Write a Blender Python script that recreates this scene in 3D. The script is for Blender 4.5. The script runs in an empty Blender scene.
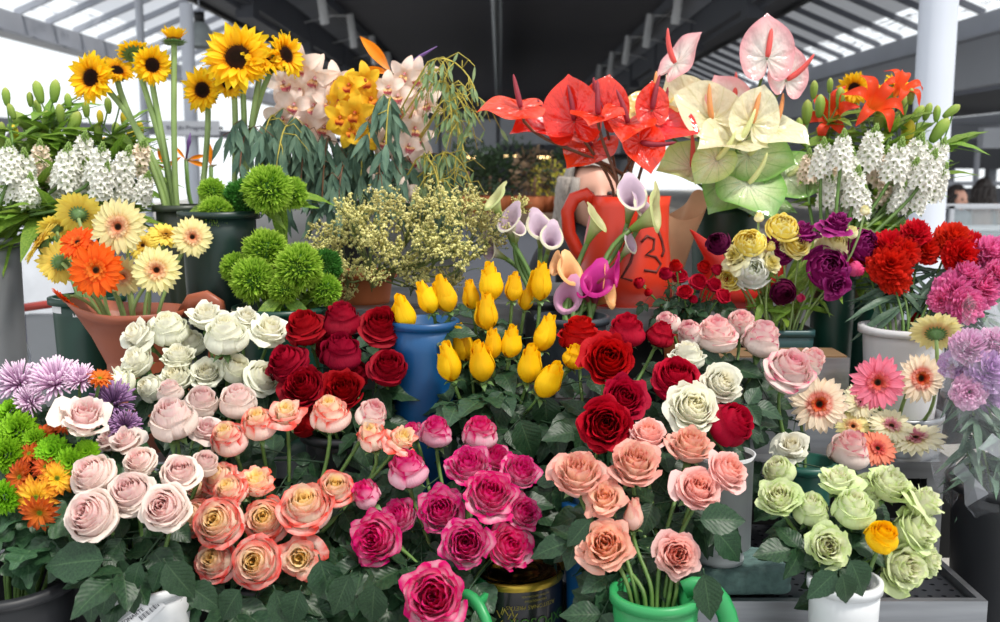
import bpy, math, random
from mathutils import Vector, Matrix, Euler
from mathutils import noise as mnoise
R = math.radians; PI = math.pi
sc = bpy.context.scene
COL = sc.collection
sc.view_settings.view_transform = 'Standard'; sc.view_settings.look = 'None'
sc.view_settings.gamma = 1; sc.view_settings.use_curve_mapping = False
sc.view_settings.exposure = 0.12
rnd = random.Random(7)
# ------------------------------------------------------------------ camera
PITCH = R(8.3); CAMZ = 1.5
cam = bpy.data.objects.new('camera', bpy.data.cameras.new('camera')); COL.objects.link(cam)
cam.location = (0, 0, CAMZ); cam.rotation_euler = (PI/2-PITCH, 0, 0)
cam.data.sensor_width = 36; cam.data.lens = 36; cam.data.clip_end = 300
cam.data.dof.use_dof = True; cam.data.dof.focus_distance = 1.55; cam.data.dof.aperture_fstop = 6.3
sc.camera = cam
FW = Vector((0, math.cos(PITCH), -math.sin(PITCH))); UP = Vector((0, math.sin(PITCH), math.cos(PITCH)))
CAM = Vector((0, 0, CAMZ))
def P(px, py, Y):
    d = FW + Vector(((px-500)/1000, 0, 0)) - UP*((py-311)/1000)
    return CAM + d*(Y/d.y)
def ZAT(py, Y): return P(500, py, Y).z
def XAT(px, py, Y): return P(px, py, Y).x
def S(rpx, p): return rpx/1000*((Vector(p)-CAM).dot(FW))
# ------------------------------------------------------------------ colours and materials
def C(r, g, b):
    f = lambda c: (c/255/12.92) if c/255 <= .04045 else ((c/255+.055)/1.055)**2.4
    return (f(r), f(g), f(b), 1)
MATS = {}
def newmat(name):
    m = bpy.data.materials.new(name); m.use_nodes = True; MATS[name] = m
    nt = m.node_tree; b = nt.nodes['Principled BSDF']
    return m, nt, b
def N(nt, t, **kw):
    n = nt.nodes.new(t)
    for k, v in kw.items():
        if k[0] == 'i' and k[1:].isdigit(): n.inputs[int(k[1:])].default_value = v
        else: setattr(n, k, v)
    return n
def L(nt, a, b): nt.links.new(a, b)
def ramp(nt, fac, stops, interp='LINEAR'):
    r = N(nt, 'ShaderNodeValToRGB'); r.color_ramp.interpolation = interp
    e = r.color_ramp.elements
    e[0].position, e[0].color = stops[0]
    e[1].position, e[1].color = stops[-1] if len(stops) > 1 else stops[0]
    for p, c in stops[1:-1]:
        x = e.new(p); x.color = c
    L(nt, fac, r.inputs[0]); return r.outputs[0]
def mixc(nt, fac, a, b, mode='MIX'):
    m = N(nt, 'ShaderNodeMix', data_type='RGBA', blend_type=mode)
    for s, v in ((m.inputs[0], fac), (m.inputs[6], a), (m.inputs[7], b)):
        if isinstance(v, (int, float)): s.default_value = v
        elif isinstance(v, tuple): s.default_value = v
        else: L(nt, v, s)
    return m.outputs[2]
def math_(nt, op, a, b=None, clamp=False):
    m = N(nt, 'ShaderNodeMath', operation=op, use_clamp=clamp)
    for s, v in ((m.inputs[0], a), (m.inputs[1], b)):
        if v is None: continue
        if isinstance(v, (int, float)): s.default_value = v
        else: L(nt, v, s)
    return m.outputs[0]
def vary(nt, col, amt=.12, hue=.01):
    oi = N(nt, 'ShaderNodeObjectInfo')
    h = N(nt, 'ShaderNodeHueSaturation')
    L(nt, col, h.inputs['Color'])
    L(nt, math_(nt, 'ADD', math_(nt, 'MULTIPLY', oi.outputs['Random'], amt), 1-amt/2), h.inputs['Value'])
    L(nt, math_(nt, 'ADD', math_(nt, 'MULTIPLY', oi.outputs['Random'], hue), .5-hue/2), h.inputs['Hue'])
    return h.outputs[0]
def leafy(nt, b, col, trans, rough, spec=.3, tint=None):
    """principled plus a translucent lobe: thin plant tissue"""
    L(nt, col, b.inputs['Base Color']); b.inputs['Roughness'].default_value = rough
    b.inputs['Specular IOR Level'].default_value = spec
    if trans <= 0: return
    t = N(nt, 'ShaderNodeBsdfTranslucent'); L(nt, col, t.inputs[0])
    mx = N(nt, 'ShaderNodeMixShader'); mx.inputs[0].default_value = trans
    L(nt, b.outputs[0], mx.inputs[1]); L(nt, t.outputs[0], mx.inputs[2])
    L(nt, mx.outputs[0], nt.nodes['Material Output'].inputs[0])
def petal_mat(name, v=None, t=None, edge=None, trans=.28, rough=.55, bump=.25, bscale=(14, 1.6), spec=.25, amt=.12, hue=.012, blotch=None, outer_edge=None, veins=None):
    """v: colour stops along the petal; t: stops from the inner petal to the outer; edge: (colour, start, end)"""
    m, nt, b = newmat(name)
    uv = N(nt, 'ShaderNodeUVMap', uv_map='uv'); s = N(nt, 'ShaderNodeSeparateXYZ'); L(nt, uv.outputs[0], s.inputs[0])
    ly = N(nt, 'ShaderNodeUVMap', uv_map='lay'); q = N(nt, 'ShaderNodeSeparateXYZ'); L(nt, ly.outputs[0], q.inputs[0])
    tc = N(nt, 'ShaderNodeTexCoord')
    nz = N(nt, 'ShaderNodeTexNoise'); nz.inputs['Scale'].default_value = 3.0; L(nt, tc.outputs['Object'], nz.inputs[0])
    nzo = math_(nt, 'SUBTRACT', nz.outputs[0], .5)
    if t: col = ramp(nt, math_(nt, 'ADD', q.outputs[0], math_(nt, 'MULTIPLY', nzo, .25)), t)
    else: col = ramp(nt, math_(nt, 'ADD', s.outputs[1], math_(nt, 'MULTIPLY', nzo, .12)), v)
    if t and v:
        col = mixc(nt, 1.0, col, ramp(nt, s.outputs[1], v), 'MULTIPLY')
    if edge:
        ec, a0, a1 = edge
        au = math_(nt, 'ABSOLUTE', math_(nt, 'SUBTRACT', s.outputs[0], .5))
        e = math_(nt, 'ADD', s.outputs[1], math_(nt, 'MULTIPLY', math_(nt, 'POWER', au, 2.0), .9))
        e = math_(nt, 'ADD', e, math_(nt, 'MULTIPLY', nzo, .35))
        mr = N(nt, 'ShaderNodeMapRange'); mr.interpolation_type = 'SMOOTHSTEP'
        L(nt, e, mr.inputs[0]); mr.inputs[1].default_value = a0; mr.inputs[2].default_value = a1
        ef = mr.outputs[0]
        if outer_edge:
            m2 = N(nt, 'ShaderNodeMapRange'); m2.interpolation_type = 'SMOOTHSTEP'; L(nt, q.outputs[0], m2.inputs[0]); m2.inputs[1].default_value = outer_edge[0]; m2.inputs[2].default_value = outer_edge[1]; m2.inputs[3].default_value = .12; ef = math_(nt, 'MULTIPLY', ef, m2.outputs[0])
        col = mixc(nt, ef, col, ec)
    if veins:
        vc, nv_, am = veins; wv = math_(nt, 'ABSOLUTE', math_(nt, 'SINE', math_(nt, 'MULTIPLY', math_(nt, 'ADD', s.outputs[0], math_(nt, 'MULTIPLY', s.outputs[1], math_(nt, 'MULTIPLY', math_(nt, 'SUBTRACT', s.outputs[0], .5), .35))), nv_*PI)))
        m3 = N(nt, 'ShaderNodeMapRange'); L(nt, wv, m3.inputs[0]); m3.inputs[1].default_value = .22; m3.inputs[2].default_value = .0; col = mixc(nt, math_(nt, 'MULTIPLY', m3.outputs[0], am), col, vc)
        n5 = N(nt, 'ShaderNodeTexVoronoi', feature='DISTANCE_TO_EDGE'); n5.inputs['Scale'].default_value = 9; L(nt, tc.outputs['Object'], n5.inputs[0])
        m4 = N(nt, 'ShaderNodeMapRange'); L(nt, n5.outputs[0], m4.inputs[0]); m4.inputs[1].default_value = .05; m4.inputs[2].default_value = .0; col = mixc(nt, math_(nt, 'MULTIPLY', m4.outputs[0], am*.5), col, vc)
    if blotch:
        bc, sc_, a0, a1 = blotch
        n2 = N(nt, 'ShaderNodeTexNoise'); n2.inputs['Scale'].default_value = sc_; n2.inputs['Detail'].default_value = 5
        L(nt, tc.outputs['Object'], n2.inputs[0])
        mr = N(nt, 'ShaderNodeMapRange'); L(nt, n2.outputs[0], mr.inputs[0]); mr.inputs[1].default_value = a0; mr.inputs[2].default_value = a1
        col = mixc(nt, mr.outputs[0], col, bc)
    col = vary(nt, col, amt, hue)
    leafy(nt, b, col, trans, rough, spec)
    if bump:
        mp = N(nt, 'ShaderNodeMapping'); mp.inputs['Scale'].default_value = (bscale[0], bscale[1], 1); L(nt, uv.outputs[0], mp.inputs[0])
        ad = N(nt, 'ShaderNodeVectorMath', operation='ADD'); L(nt, mp.outputs[0], ad.inputs[0]); L(nt, ly.outputs[0], ad.inputs[1])
        n3 = N(nt, 'ShaderNodeTexNoise'); n3.inputs['Scale'].default_value = 1.0; n3.inputs['Detail'].default_value = 2; L(nt, ad.outputs[0], n3.inputs[0])
        bp = N(nt, 'ShaderNodeBump'); bp.inputs['Strength'].default_value = bump; bp.inputs['Distance'].default_value = .006
        L(nt, n3.outputs[0], bp.inputs['Height']); L(nt, bp.outputs[0], b.inputs['Normal'])
    return m
def leaf_mat(name, c1, c2, vein, trans=.18, rough=.42, spec=.4, nveins=9):
    m, nt, b = newmat(name)
    uv = N(nt, 'ShaderNodeUVMap', uv_map='uv'); s = N(nt, 'ShaderNodeSeparateXYZ'); L(nt, uv.outputs[0], s.inputs[0])
    tc = N(nt, 'ShaderNodeTexCoord')
    nz = N(nt, 'ShaderNodeTexNoise'); nz.inputs['Scale'].default_value = 30; nz.inputs['Detail'].default_value = 3; L(nt, tc.outputs['Object'], nz.inputs[0])
    col = ramp(nt, nz.outputs[0], [(.35, c1), (.65, c2)])
    au = math_(nt, 'ABSOLUTE', math_(nt, 'SUBTRACT', s.outputs[0], .5))
    mid = N(nt, 'ShaderNodeMapRange'); L(nt, au, mid.inputs[0]); mid.inputs[1].default_value = .035; mid.inputs[2].default_value = .0
    w = math_(nt, 'SINE', math_(nt, 'MULTIPLY', math_(nt, 'SUBTRACT', s.outputs[1], math_(nt, 'MULTIPLY', au, .55)), nveins*2*PI))
    vv = N(nt, 'ShaderNodeMapRange'); L(nt, w, vv.inputs[0]); vv.inputs[1].default_value = .93; vv.inputs[2].default_value = 1.0
    f = math_(nt, 'MAXIMUM', mid.outputs[0], math_(nt, 'MULTIPLY', vv.outputs[0], .3))
    col = mixc(nt, math_(nt, 'MULTIPLY', f, .45), col, vein)
    col = vary(nt, col, .3, .02)
    leafy(nt, b, col, trans, rough, spec)
    bp = N(nt, 'ShaderNodeBump'); bp.inputs['Strength'].default_value = .12; bp.inputs['Distance'].default_value = .001; bp.invert = True
    L(nt, w, bp.inputs['Height']); L(nt, bp.outputs[0], b.inputs['Normal'])
    return m
def plain(name, col, rough=.5, metal=0.0, spec=.5, nscale=8, namt=.15, bump=0, trans=0, vary_=0, coat=0, stretch=None):
    m, nt, b = newmat(name)
    tc = N(nt, 'ShaderNodeTexCoord')
    nz = N(nt, 'ShaderNodeTexNoise'); nz.inputs['Scale'].default_value = nscale; nz.inputs['Detail'].default_value = 5
    src = tc.outputs['Object']
    if stretch:
        mp = N(nt, 'ShaderNodeMapping'); mp.inputs['Scale'].default_value = stretch; L(nt, src, mp.inputs[0]); src = mp.outputs[0]
    L(nt, src, nz.inputs[0])
    d = tuple(c*(1-namt) for c in col[:3])+(1,); u = tuple(min(1, c*(1+namt)) for c in col[:3])+(1,)
    c = ramp(nt, nz.outputs[0], [(.3, d), (.7, u)])
    if vary_: c = vary(nt, c, vary_, .01)
    leafy(nt, b, c, trans, rough, spec)
    b.inputs['Metallic'].default_value = metal
    if coat: b.inputs['Coat Weight'].default_value = coat
    L(nt, math_(nt, 'ADD', math_(nt, 'MULTIPLY', nz.outputs[0], .2), rough-.1), b.inputs['Roughness'])
    if bump:
        bp = N(nt, 'ShaderNodeBump'); bp.inputs['Strength'].default_value = bump; bp.inputs['Distance'].default_value = .004
        L(nt, nz.outputs[0], bp.inputs['Height']); L(nt, bp.outputs[0], b.inputs['Normal'])
    return m
def emit(name, col, s):
    m, nt, b = newmat(name)
    b.inputs['Emission Color'].default_value = col; b.inputs['Emission Strength'].default_value = s; b.inputs['Base Color'].default_value = col
    return m
# ------------------------------------------------------------------ mesh builder
class MB:
    def __init__(s): s.v = []; s.uv = []; s.ly = []; s.f = []; s.m = []; s.x = None
    def add(s, p, uv=(0, 0), ly=(0, 0)):
        if s.x is not None: p = s.x @ Vector(p)
        s.v.append(tuple(p)); s.uv.append(uv); s.ly.append(ly); return len(s.v)-1
    def face(s, idx, mi=0): s.f.append(tuple(idx)); s.m.append(mi)
    def grid(s, fn, nu, nv, ly=(0, 0), mi=0, wrap=False):
        b = len(s.v); cu = nu if wrap else nu+1
        for j in range(nv+1):
            for i in range(cu):
                s.add(fn(i/nu, j/nv), (i/nu, j/nv), ly)
        for j in range(nv):
            for i in range(nu):
                a = b+j*cu+i; c = b+j*cu+(i+1) % cu
                s.face((a, c, c+cu, a+cu), mi)
    def tube(s, pts, rad, n=6, mi=0, cap=True, flat=1.0, ly=(0, 0), side=None):
        pts = [Vector(p) for p in pts]; m = len(pts)
        if not isinstance(rad, (list, tuple)): rad = [rad]*m
        ref = Vector(side) if side else None; b = len(s.v)
        prev = None
        for k, p in enumerate(pts):
            t = (pts[min(k+1, m-1)]-pts[max(k-1, 0)])
            if t.length < 1e-9: t = Vector((0, 0, 1))
            t.normalize()
            if prev is None:
                a = ref if ref else (Vector((1, 0, 0)) if abs(t.x) < .8 else Vector((0, 1, 0)))
            else: a = prev
            a = (a-t*a.dot(t)).normalized(); prev = a; c = t.cross(a)
            for i in range(n):
                w = 2*PI*i/n
                s.add(p+a*math.cos(w)*rad[k]+c*math.sin(w)*rad[k]*flat, (i/n, k/(m-1)), ly)
        for k in range(m-1):
            for i in range(n):
                a = b+k*n+i; c = b+k*n+(i+1) % n
                s.face((a, c, c+n, a+n), mi)
        if cap:
            s.face([b+i for i in range(n)][::-1], mi); s.face([b+(m-1)*n+i for i in range(n)], mi)
    def lathe(s, prof, n=32, mi=0, sx=1, sy=1, fn=None):
        b = len(s.v); m = len(prof)
        for j, (r, z) in enumerate(prof):
            for i in range(n):
                w = 2*PI*i/n
                p = Vector((r*math.cos(w)*sx, r*math.sin(w)*sy, z))
                if fn: p = fn(p, w, j)
                s.add(p, (i/n, j/(m-1)))
        for j in range(m-1):
            for i in range(n):
                a = b+j*n+i; c = b+j*n+(i+1) % n
                s.face((a, c, c+n, a+n), mi)
        return b
    def disc(s, r, z, n=24, mi=0, sx=1, sy=1):
        b = len(s.v)
        for i in range(n): s.add((r*math.cos(2*PI*i/n)*sx, r*math.sin(2*PI*i/n)*sy, z), (.5, .5))
        s.face(range(b, b+n), mi)
    def box(s, a, b_, mi=0, bev=0):
        (x0, y0, z0), (x1, y1, z1) = a, b_
        x0, x1 = min(x0, x1), max(x0, x1); y0, y1 = min(y0, y1), max(y0, y1); z0, z1 = min(z0, z1), max(z0, z1)
        b = len(s.v)
        for z in (z0, z1):
            for x, y in ((x0, y0), (x1, y0), (x1, y1), (x0, y1)): s.add((x, y, z), ((x-x0), (y-y0)))
        for q in ((0, 3, 2, 1), (4, 5, 6, 7), (0, 1, 5, 4), (1, 2, 6, 5), (2, 3, 7, 6), (3, 0, 4, 7)):
            s.face([b+i for i in q], mi)
    def beam(s, p, q, w, h, mi=0):
        """box section from p to q, w across, h high"""
        p = Vector(p); q = Vector(q); t = (q-p).normalized()
        a = t.cross(Vector((0, 0, 1)))
        a = a.normalized() if a.length > 1e-4 else Vector((1, 0, 0))
        c = a.cross(t).normalized(); b = len(s.v)
        for o in (p, q):
            for i, j in ((-1, -1), (1, -1), (1, 1), (-1, 1)): s.add(o+a*w/2*i+c*h/2*j)
        for f in ((0, 1, 2, 3), (7, 6, 5, 4), (0, 4, 5, 1), (1, 5, 6, 2), (2, 6, 7, 3), (3, 7, 4, 0)): s.face([b+i for i in f], mi)
    def petal(s, ang, r0, r1, w, z0, z1, bow=0, tip=1.6, nu=2, nv=4, cup=.0, ly=(0, 0), mi=0, base=.35, notch=0, lat=0, twist=0):
        """a narrow radial petal from radius r0 to r1"""
        ca, sa = math.cos(ang), math.sin(ang)
        def fn(u, v):
            uu = u*2-1
            r = r0+(r1-r0)*v; z = z0+(z1-z0)*v+bow*math.sin(PI*v)
            ww = w*(base+(1-base)*math.sin(PI*min(1, v*.9)**.8))*(1-max(0, (v-.6)/.4)**tip*.96)
            r -= notch*abs(uu)*v
            z += cup*uu*uu*w*2+twist*uu*w
            y = ww*uu+lat*v*v
            return (r*ca-y*sa, r*sa+y*ca, z)
        s.grid(fn, nu, nv, ly, mi)
    def mesh(s, name, mats, smooth=True):
        me = bpy.data.meshes.new(name); me.from_pydata(s.v, [], s.f)
        for m in mats if isinstance(mats, (list, tuple)) else [mats]: me.materials.append(m)
        if s.m and max(s.m) > 0: me.polygons.foreach_set('material_index', s.m)
        me.polygons.foreach_set('use_smooth', [smooth]*len(s.f))
        vi = [0]*len(me.loops); me.loops.foreach_get('vertex_index', vi)
        a = me.uv_layers.new(name='uv'); b = me.uv_layers.new(name='lay')
        fa = []; fb = []
        for i in vi: fa.extend(s.uv[i]); fb.extend(s.ly[i])
        a.data.foreach_set('uv', fa); b.data.foreach_set('uv', fb)
        me.update(); return me
# ------------------------------------------------------------------ objects
def thing(name, label, cat, loc, group=None):
    o = bpy.data.objects.new(name, None); COL.objects.link(o); o.location = loc; o.empty_display_size = .02
    o['label'] = label; o['category'] = cat
    if group: o['group'] = group
    return o
def link(name, me, parent=None, M=None, wl=None):
    """M: world matrix of the part; the roots carry translation only"""
    o = bpy.data.objects.new(name, me); COL.objects.link(o)
    M = M if M is not None else Matrix.Identity(4)
    if parent is not None:
        o.parent = parent
        base = Matrix.Identity(4); q = parent
        while q: base = q.matrix_basis @ base; q = q.parent
        o.matrix_basis = base.inverted() @ M
    else: o.matrix_basis = M
    return o
def tag(o, label, cat, group=None, kind=None):
    o['label'] = label; o['category'] = cat
    if group: o['group'] = group
    if kind: o['kind'] = kind
    return o
def struct(name, mb, mats, loc=(0, 0, 0), smooth=False):
    o = link(name, mb.mesh(name, mats, smooth), None, Matrix.Translation(loc)); o['kind'] = 'structure'; return o
def frame(pos, axis, scale=1, spin=0):
    z = Vector(axis).normalized()
    a = Vector((0, 0, 1)) if abs(z.z) < .95 else Vector((0, 1, 0))
    x = a.cross(z).normalized(); y = z.cross(x)
    M = Matrix((x, y, z)).transposed().to_4x4() @ Matrix.Rotation(spin, 4, 'Z') @ Matrix.Scale(scale, 4)
    return Matrix.Translation(pos) @ M
def leafframe(pos, d, nrm, scale):
    y = Vector(d).normalized(); z = Vector(nrm); z = (z-y*z.dot(y)).normalized(); x = y.cross(z)
    return Matrix.Translation(pos) @ Matrix((x, y, z)).transposed().to_4x4() @ Matrix.Scale(scale, 4)
def bez(a, b, c, d, n):
    out = []
    for i in range(n+1):
        t = i/n; u = 1-t
        out.append(a*u**3+b*3*u*u*t+c*3*u*t*t+d*t**3)
    return out
ORD = ['first', 'second', 'third', 'fourth', 'fifth', 'sixth', 'seventh', 'eighth', 'ninth', 'tenth', 'eleventh', 'twelfth']
def places(pts, row_h=30):
    """for each (px, py): where it stands in its bunch, rows from the top down"""
    n = len(pts); order = sorted(range(n), key=lambda i: pts[i][1]); rows = []
    for i in order:
        if rows and pts[i][1]-pts[rows[-1][0]][1] < row_h: rows[-1].append(i)
        else: rows.append([i])
    out = [None]*n
    for k, r in enumerate(rows):
        r.sort(key=lambda i: pts[i][0])
        rw = '' if len(rows) == 1 else 'top row' if k == 0 else 'bottom row' if k == len(rows)-1 else ORD[k]+' row'
        for j, i in enumerate(r):
            pw = '' if len(r) == 1 else 'leftmost' if j == 0 else 'rightmost' if j == len(r)-1 else ORD[j]+' from left'
            out[i] = (rw+' of its bunch' if rw else 'of its bunch')+(', '+pw if pw else '')
    return out
# ================================================================== plant materials
M_stem = plain('stem_green', C(96, 128, 62), .5, nscale=20, namt=.25, vary_=.2, trans=.05)
M_stem_pale = plain('stem_pale', C(140, 164, 98), .5, nscale=20, namt=.2, vary_=.15, trans=.05)
M_stem_dark = plain('stem_dark', C(104, 66, 40), .45, nscale=20, namt=.3, vary_=.15)
M_sepal = plain('sepal_green', C(98, 132, 74), .5, nscale=20, namt=.2, trans=.15, vary_=.2)
M_leaf = leaf_mat('rose_leaf', C(28, 54, 34), C(44, 74, 46), C(84, 114, 76))
M_leaf_l = leaf_mat('light_leaf', C(98, 136, 46), C(138, 168, 62), C(168, 192, 98), trans=.35)
M_leaf_mum = leaf_mat('mum_leaf', C(42, 74, 48), C(60, 94, 60), C(104, 132, 96))
M_euc = leaf_mat('eucalyptus_leaf', C(76, 104, 88), C(104, 130, 108), C(136, 154, 120), trans=.2, rough=.6, spec=.2, nveins=3)
M_twig = plain('yellow_twig', C(176, 160, 62), .6, nscale=20, namt=.2)
# ================================================================== rose-like heads (unit radius, base at z=0)
def rose_mesh(name, mat, n=26, H=1.15, open_=.9, belly=.72, curl=1.0, ruff=.05, seed=1, hw=1.05, drop=.35, inner=.08, nu=8, nv=7, lop=.12, point=0.0):
    r = random.Random(seed); mb = MB()
    for i in range(n):
        t = i/(n-1); a0 = i*2.399+r.uniform(-.2, .2)
        rt = inner+(open_-inner)*t**1.0*r.uniform(.93, 1.05)
        rb = .10+belly*t**.65
        h = H*(.88+.12*math.sin(PI*min(1, t*1.3)))-drop*t*t+r.uniform(-.03, .03)
        cl = curl*(.15+.85*t)*r.uniform(.5, 1.25); ph = r.uniform(0, 6.28); W = hw*r.uniform(.88, 1.1)*(1.25-.35*t)
        lp = r.uniform(-lop, lop)*t; pt = point*r.uniform(.5, 1.2)
        def fn(u, v):
            uu = u*2-1
            vv = v*(1-.16*abs(uu)**3)
            a = a0+W*uu*(.35+.65*min(1, v*1.7))
            if vv < .5: rr = rb*math.sin(PI/2*vv/.5)**.75
            else:
                q = (vv-.5)/.5; q = q*q*(3-2*q); rr = rb+(rt-rb)*q
            z = h*vv**1.12
            k = max(0, (vv-.68)/.32)**2
            e = 1+.9*uu*uu*(1 if t > .4 else 0)-pt*(1-uu*uu)*.8
            rr += cl*k*.26*e; z -= cl*k*.24*e
            rr *= 1+.05*uu+lp*v
            w = ruff*v**3*(math.sin(2.6*uu*PI/2+ph)+.6*math.sin(6*uu+ph*2))
            rr += w*(.4+t); z += w*.8
            return (rr*math.cos(a), rr*math.sin(a), max(z, -.35))
        mb.grid(fn, nu, nv, (t, r.random()))
    return mb.mesh(name, mat)
def calyx_mesh():
    mb = MB(); r = random.Random(3)
    mb.lathe([(.0, -.28), (.10, -.25), (.16, -.12), (.2, 0), (.1, .04)], 8)
    for i in range(5):
        a = i*2*PI/5+r.uniform(-.2, .2); dr = r.uniform(-.45, .1)
        mb.petal(a, .14, .62+r.uniform(-.1, .12), .13, -.02, dr, .12, nu=2, nv=5, tip=1.0, base=.7)
    return mb.mesh('calyx', M_sepal)
CALYX = calyx_mesh()
ROSE_SHAPES = {
    'open': dict(n=30, H=1.6, open_=.74, belly=.80, curl=1.1, ruff=.03, drop=.50, inner=.05),
    'cup': dict(n=24, H=1.72, open_=.60, belly=.80, curl=.95, ruff=.02, drop=.25, inner=.05),
    'full': dict(n=40, H=1.3, inner=.05, open_=.88, belly=.68, curl=.7, ruff=.05, drop=.38, hw=.75),
    'bud': dict(n=14, H=1.5, open_=.5, belly=.6, curl=.8, ruff=.03, drop=.2),
    'tulip': dict(n=9, H=2.25, open_=.42, belly=.56, curl=.10, ruff=.03, drop=.25, hw=1.35, lop=.25, inner=.05),
    'ran': dict(n=34, H=1.0, open_=.88, belly=.84, curl=.22, ruff=.03, drop=.72, hw=.7, inner=.0),
    'loose': dict(n=20, H=1.35, open_=.8, belly=.62, curl=1.4, ruff=.09, drop=.45, lop=.3),
    'ruffle': dict(n=36, H=1.45, inner=.05, open_=.84, belly=.62, curl=.9, ruff=.055, drop=.42, hw=.8),
}
_c = {}
def rose(mat, shape, k=0):
    key = (mat.name, shape, k)
    if key not in _c:
        _c[key] = rose_mesh('%s_%s' % (mat.name, shape), mat, seed=hash_(shape)+k*17, **ROSE_SHAPES[shape])
    return _c[key]
def hash_(s): return sum(ord(c)*(i+3) for i, c in enumerate(s)) % 997
# ------------------------------------------------------------------ leaves (length 1 along +Y)
def leaflet(mb, M, Ln, W, fold=.25, droop=.25, ser=.04, nu=6, nv=10, mi=0, pw=.75, sh=1.0):
    mb.x = M
    def fn(u, v):
        uu = u*2-1
        w = W*math.sin(PI*v**pw)**sh*(1 if v < 1 else 0)
        if abs(uu) > .99 and nv > 6: w *= 1+ser*(1 if int(round(v*nv)) % 2 else -1)
        x = w*uu; z = fold*abs(x)-droop*Ln*v*v+.01*math.sin(v*20)*abs(uu)
        return (x, v*Ln, z)
    mb.grid(fn, nu, nv, (0, 0), mi); mb.x = None
def rot(ax, a): return Matrix.Rotation(a, 4, ax)
def tr(x, y, z): return Matrix.Translation((x, y, z))
def compound_leaf(seed, n=5):
    r = random.Random(seed); mb = MB()
    pts = [Vector((0, .62*t, -.10*t*t)) for t in (0, .25, .5, .75, 1)]
    mb.tube(pts, [.012, .01, .009, .008, .007], 5)
    leaflet(mb, tr(0, .6, -.1) @ rot('X', -.25), .46*r.uniform(.95, 1.1), .16, droop=r.uniform(.1, .4))
    for y, L_ in ((.52, .38), (.26, .30))[:(n-1)//2]:
        for s in (-1, 1):
            leaflet(mb, tr(0, y, -.06) @ rot('Z', -s*r.uniform(.95, 1.25)) @ rot('X', r.uniform(-.4, .05)) @ rot('Y', r.uniform(-.4, .4)), L_*r.uniform(.9, 1.1), .13, droop=r.uniform(.1, .4))
    return mb.mesh('rose_leaf', M_leaf)
ROSE_LEAVES = [compound_leaf(i, 5 if i % 2 else 3) for i in range(6)]
def single_leaf(name, mat, W=.3, seed=0, droop=.2, pw=.75, ser=.04, fold=.25, sh=1.0):
    mb = MB(); leaflet(mb, Matrix.Identity(4), 1, W, droop=droop, nv=12, pw=pw, ser=ser, fold=fold, sh=sh)
    mb.tube([(0, -.12, 0), (0, 0, 0), (0, .9, -droop*.81-.004)], [.02, .016, .004], 4)
    return mb.mesh(name, mat)
BIG_LEAF = single_leaf('big_leaf', M_leaf, .31, droop=.12)
BIG_LEAF2 = single_leaf('big_leaf', M_leaf, .36, droop=.3)
LANCE = single_leaf('lance_leaf', M_leaf_l, .13, droop=.15, ser=0, pw=.8)
LANCE2 = single_leaf('lance_leaf', M_leaf_l, .16, droop=.5, ser=0, pw=.8)
def lobed_leaf():
    mb = MB()
    def fn(u, v):
        uu = u*2-1; lob = .55+.45*abs(math.sin(v*PI*3.3+.4))
        w = .36*math.sin(PI*min(1, v*.93+.05)**.8)*(1 if abs(uu) < .6 else lob*1.0)
        return (w*uu, v, .2*abs(w*uu)-.3*v*v+.02*math.sin(v*25))
    mb.grid(fn, 6, 22)
    mb.tube([(0, -.3, 0), (0, 0, 0), (0, .9, -.25)], [.02, .02, .005], 4)
    return mb.mesh('mum_leaf', M_leaf_mum)
MUM_LEAF = lobed_leaf()
# ------------------------------------------------------------------ daisies
M_disc_dark = petal_mat('disc_dark', v=[(0, C(40, 24, 16)), (.45, C(60, 34, 20)), (.8, C(150, 96, 50)), (1, C(200, 150, 80))], bump=.8, bscale=(60, 14), trans=0, rough=.9)
M_disc_sun = petal_mat('disc_sunflower', v=[(0, C(52, 32, 14)), (.35, C(40, 22, 14)), (.75, C(66, 34, 18)), (1, C(120, 70, 20))], bump=1.0, bscale=(70, 16), trans=0, rough=.95)
M_disc_green = petal_mat('disc_green', v=[(0, C(110, 150, 40)), (1, C(190, 190, 50))], bump=.8, bscale=(40, 10), trans=0, rough=.9)
def dome(name, mat, r=.2, h=.08, fr=False):
    mb = MB(); q = random.Random(4)
    mb.grid(lambda u, v: (r*v*math.cos(2*PI*u), r*v*math.sin(2*PI*u), h*(1-v*v)-.01*(v < .4)*(1)), 24, 8, wrap=True)
    for i in range(150):                                           # little florets all over the disc
        v = math.sqrt((i+.5)/150); a = i*2.39996; rr = r*v
        mb.tube([(rr*math.cos(a), rr*math.sin(a), h*(1-v*v)-.01), (rr*1.03*math.cos(a), rr*1.03*math.sin(a), h*(1-v*v)+r*.14)], [r*.045, r*.03], 4, ly=(v, 0))
        for k in range(8): mb.uv[-1-k] = (.5, v)
    return mb.mesh(name, mat)
def daisy(name, mat, rings, seed=0, w=.085, nu=2, tip=4.0, cup=.0, base=.5, notch=0, jz=.04, jr=.06, jl=.03, twist=0, bow=.05, nv=5):
    """rings: list of (count, r0, r1, z0, z1, t, width factor)"""
    r = random.Random(seed); mb = MB()
    for (n, r0, r1, z0, z1, t, wf) in rings:
        o = r.random()*6
        for i in range(n):
            a = o+2*PI*i/n+r.uniform(-.25, .25)*2*PI/n
            mb.petal(a, r0, r1*(1+r.uniform(-jr, jr)), w*wf*r.uniform(.85, 1.15), z0, z1+r.uniform(-jz, jz), bow+r.uniform(-.02, .03), tip=tip, nu=nu, nv=nv, cup=cup, ly=(t, r.random()), base=base, notch=notch, lat=r.uniform(-jl, jl), twist=r.uniform(-twist, twist))
    return mb.mesh(name, mat)
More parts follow.
